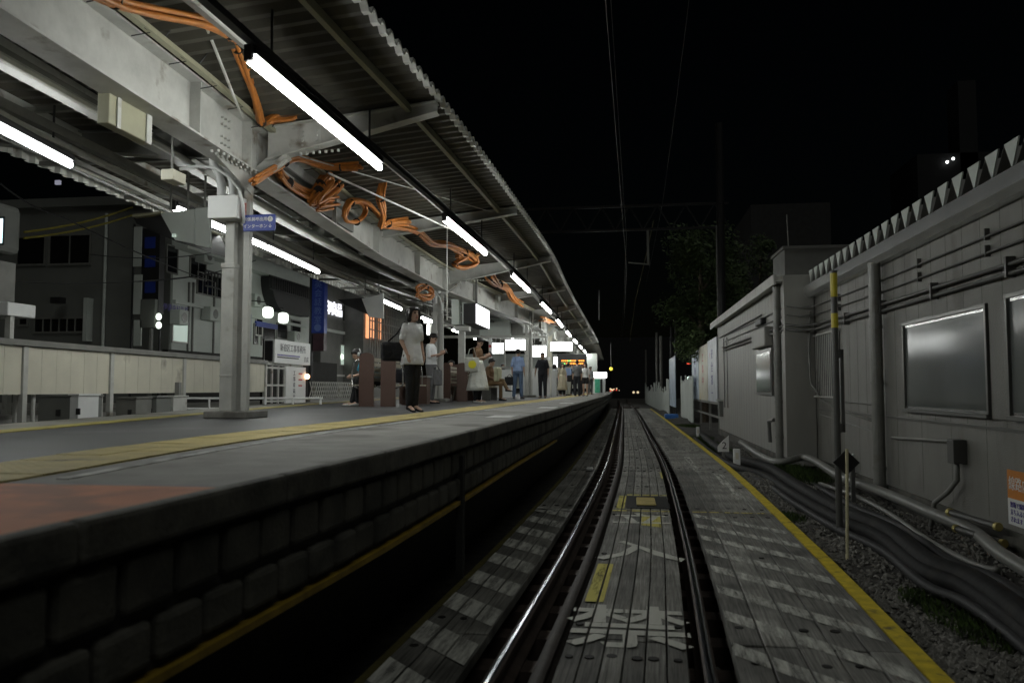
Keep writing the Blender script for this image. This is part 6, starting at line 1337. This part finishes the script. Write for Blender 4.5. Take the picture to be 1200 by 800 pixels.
bag('shopping_bag', 'dark patterned bag hanging behind the legs of the man with the phone', loc_pt(L3, R(80), (.1, -.1, .62)), (.32, .1, .38), CL['grey'], R(60), [loc_pt(L3, R(80), (.1, -.02, .8)), loc_pt(L3, R(80), (.1, -.1, .92)), loc_pt(L3, R(80), (.1, -.18, .8))])
# 4 seated woman with long hair
sit = dict(pel=(0, 0, .54), chest=(0, .02, .86), neck=(0, .01, 1.04), head=(0, -.01, 1.185), hipL=(.085, 0, .53), hipR=(-.085, 0, .53), kneL=(.08, -.42, .52), kneR=(-.08, -.42, .52), ankL=(.08, -.42, .08), ankR=(-.08, -.42, .08), toeL=(.09, -.58, .03), toeR=(-.09, -.58, .03), shL=(.155, .02, .99), shR=(-.155, .02, .99), elL=(.2, -.02, .74), elR=(-.2, -.02, .74), wrL=(.08, -.22, .66), wrR=(-.08, -.22, .66), fdL=(-.2, -.9, -.1), fdR=(.2, -.9, -.1))
L4 = foot_at(528.5, 24.5); person(L4, R(15), 1.62, 'woman with long black hair in a printed dress, seated between the farther benches', top='print', bottom='black', hair='long', female=True, J=sit, vox=.013)
st2 = thing('stool_bench', 'low bench under the seated woman with long hair', 'bench', (L4[0], L4[1], PZ)); mb = MB(); mb.box(L4[0]-.5, L4[0]+.5, L4[1]-.18, L4[1]+.22, PZ+.38, PZ+.43); mb.build('seat', M['slat'], st2); mb = MB(); mb.box(L4[0]-.4, L4[0]-.35, L4[1]-.1, L4[1]+.1, PZ, PZ+.38); mb.box(L4[0]+.35, L4[0]+.4, L4[1]-.1, L4[1]+.1, PZ, PZ+.38); mb.build('leg', M['steel_dk'], st2)
# 5 woman in pale skirt
L5 = foot_at(560, 19.6)
person(L5, R(70), 1.64, 'woman in brown top and long pale flared skirt reading her phone', top='brown', bottom='black', skirt=('skirt', 1.1, .32, .14, .34), sleeves=.5, hair='bun', shoes='shoew', female=True, head=(R(32), 0, 0), J=phone_arms, vox=.011, near=True)
c = loc_pt(L5, R(70), (0, -.38, 1.22)); mb = MB(); mb.cbox(c, (.07, .015, .14), R(70), rx=R(-35)); o = mb.build('smartphone', M['black'], bevel=.003); tag(o, 'phone held by the woman in the pale skirt', 'phone')
def yc(t):
    mb = MB(); c = Vector(t.location); mb.tube([c+Vector((.02, -.065, .0)), c+Vector((.02, -.072, .0))], .1, 18); mb.build('yellow_circle', mat('bag_yellow', (.75, .68, .04), .7, var=.05), t)
p5 = loc_pt(L5, R(70), (-.24, .03, .95)); bag('tote_bag', 'pale tote bag with a yellow circle on the arm of the woman in the skirt', p5, (.36, .11, .36), CL['skirt'], 0, [p5+Vector((-.12, 0, .17)), p5+Vector((-.06, 0, .38)), p5+Vector((.04, .02, .42)), p5+Vector((.1, 0, .17))], yc)
# 6 seated person with crossed leg, beside the skirt
L6 = foot_at(574, 23.5)
s6 = dict(sit); s6.update(kneL=(.03, -.42, .6), ankL=(-.1, -.62, .36), toeL=(-.14, -.76, .30), kneR=(-.08, -.4, .5), ankR=(-.08, -.40, .08), toeR=(-.09, -.56, .03), head=(0, -.06, 1.16))
person(L6, R(75), 1.66, 'person in tan trousers seated with crossed legs beside the woman in the skirt', top='brown', bottom='tan', J=s6, vox=.013, head=(R(15), 0, 0))
bag('cream_bag', 'cream cushion-like bag on the lap of the person with crossed legs', loc_pt(L6, R(75), (0, -.26, .78)), (.34, .14, .42), CL['cream'], R(75))
st2 = thing('stool_bench', 'low bench under the person with crossed legs', 'bench', (L6[0], L6[1], PZ)); mb = MB(); mb.box(L6[0]-.22, L6[0]+.16, L6[1]-.6, L6[1]+.9, PZ+.38, PZ+.43); mb.build('seat', M['slat'], st2); mb = MB(); mb.box(L6[0]-.15, L6[0]+.1, L6[1]-.5, L6[1]-.45, PZ, PZ+.38); mb.box(L6[0]-.15, L6[0]+.1, L6[1]+.7, L6[1]+.75, PZ, PZ+.38); mb.build('leg', M['steel_dk'], st2)
# 7 man light blue, back view
L7 = foot_at(607, 27.8)
person(L7, R(172), 1.76, 'man in a light blue shirt and jeans seen from behind by the white counter', top='ltblue', bottom='jeans', shoes='grey', vox=.013, J=dict(ankL=(.15, .0, .08), toeL=(.18, -.15, .03), ankR=(-.14, .04, .08), toeR=(-.17, -.11, .03), kneL=(.12, -.02, .5), kneR=(-.11, 0, .5)))
p = Vector(L7)+Vector((-.3, -.02, .62)); bag('briefcase', 'black briefcase hanging from the hand of the man in light blue', p, (.34, .1, .3), CL['black'], R(20), [p+Vector((-.08, 0, .15)), p+Vector((0, 0, .24)), p+Vector((.1, 0, .15))])
# 8 man in dark
L8 = foot_at(636, 30); person(L8, R(-5), 1.72, 'man in dark polo shirt and dark trousers walking towards the camera', top='navy', bottom='navy', sleeves=.5, vox=.013, sk=skin2, bulk=1.05, J=dict(ankL=(.11, -.05, .08), toeL=(.13, -.2, .03), kneL=(.1, -.06, .5), elR=(-.25, .02, 1.13), wrR=(-.28, -.04, .9)))
# crowd
crowd = [(650, 40, 1.58, 165, 'white', 'grey', None, 'woman in white blouse and grey trousers at the left of the crowd', 'bob'), (659, 39, 1.60, 20, 'beige', 'black', ('beige', 1.1, .3, .15, .28), 'woman in a long beige dress in the crowd', 'long'),
         (666, 40.5, 1.66, 140, 'ltblue', 'skirt', None, 'person in pale blue shirt and pale trousers in the crowd', 'short'), (671, 41.5, 1.63, 10, 'navy', 'navy', None, 'dark-dressed person in the middle of the crowd', 'short'),
         (676.5, 38, 1.71, 175, 'grey', 'navy', None, 'man in grey shirt with his back turned in the crowd', 'short'), (686, 38, 1.58, -10, 'tunic', 'black', 'shorts', 'woman in white top and black shorts at the right of the crowd', 'long'), (681, 43, 1.66, 100, 'white', 'navy', None, 'person in white shirt behind the woman in shorts', 'short'),
         (654, 45, 1.6, 0, 'grey', 'black', None, 'dark figure farther back at the left of the crowd', 'short'), (692, 47, 1.65, 30, 'white', 'grey', None, 'person in white standing near the kiosk', 'short'), (589, 36, 1.5, 60, 'black', 'black', None, 'person whose dark head shows above the ticket counter', 'short')]
for u, Y, h, a, tp, bt, skt, lab, hr in crowd:
    person(foot_at(u, Y), R(a), h, lab, top=tp, bottom=bt, skirt=skt, hair=hr, vox=.016, female=hr != 'short', shoes='black', J=dict(kneL=(.09, -.05, .5), ankL=(.1, -.02, .08)) if u % 2 else None)
q = foot_at(672.5, 40); bag('crowd_bag', 'black shoulder bag in the middle of the crowd', (q[0]-.1, 39.5, PZ+.85), (.4, .15, .32), CL['black'])
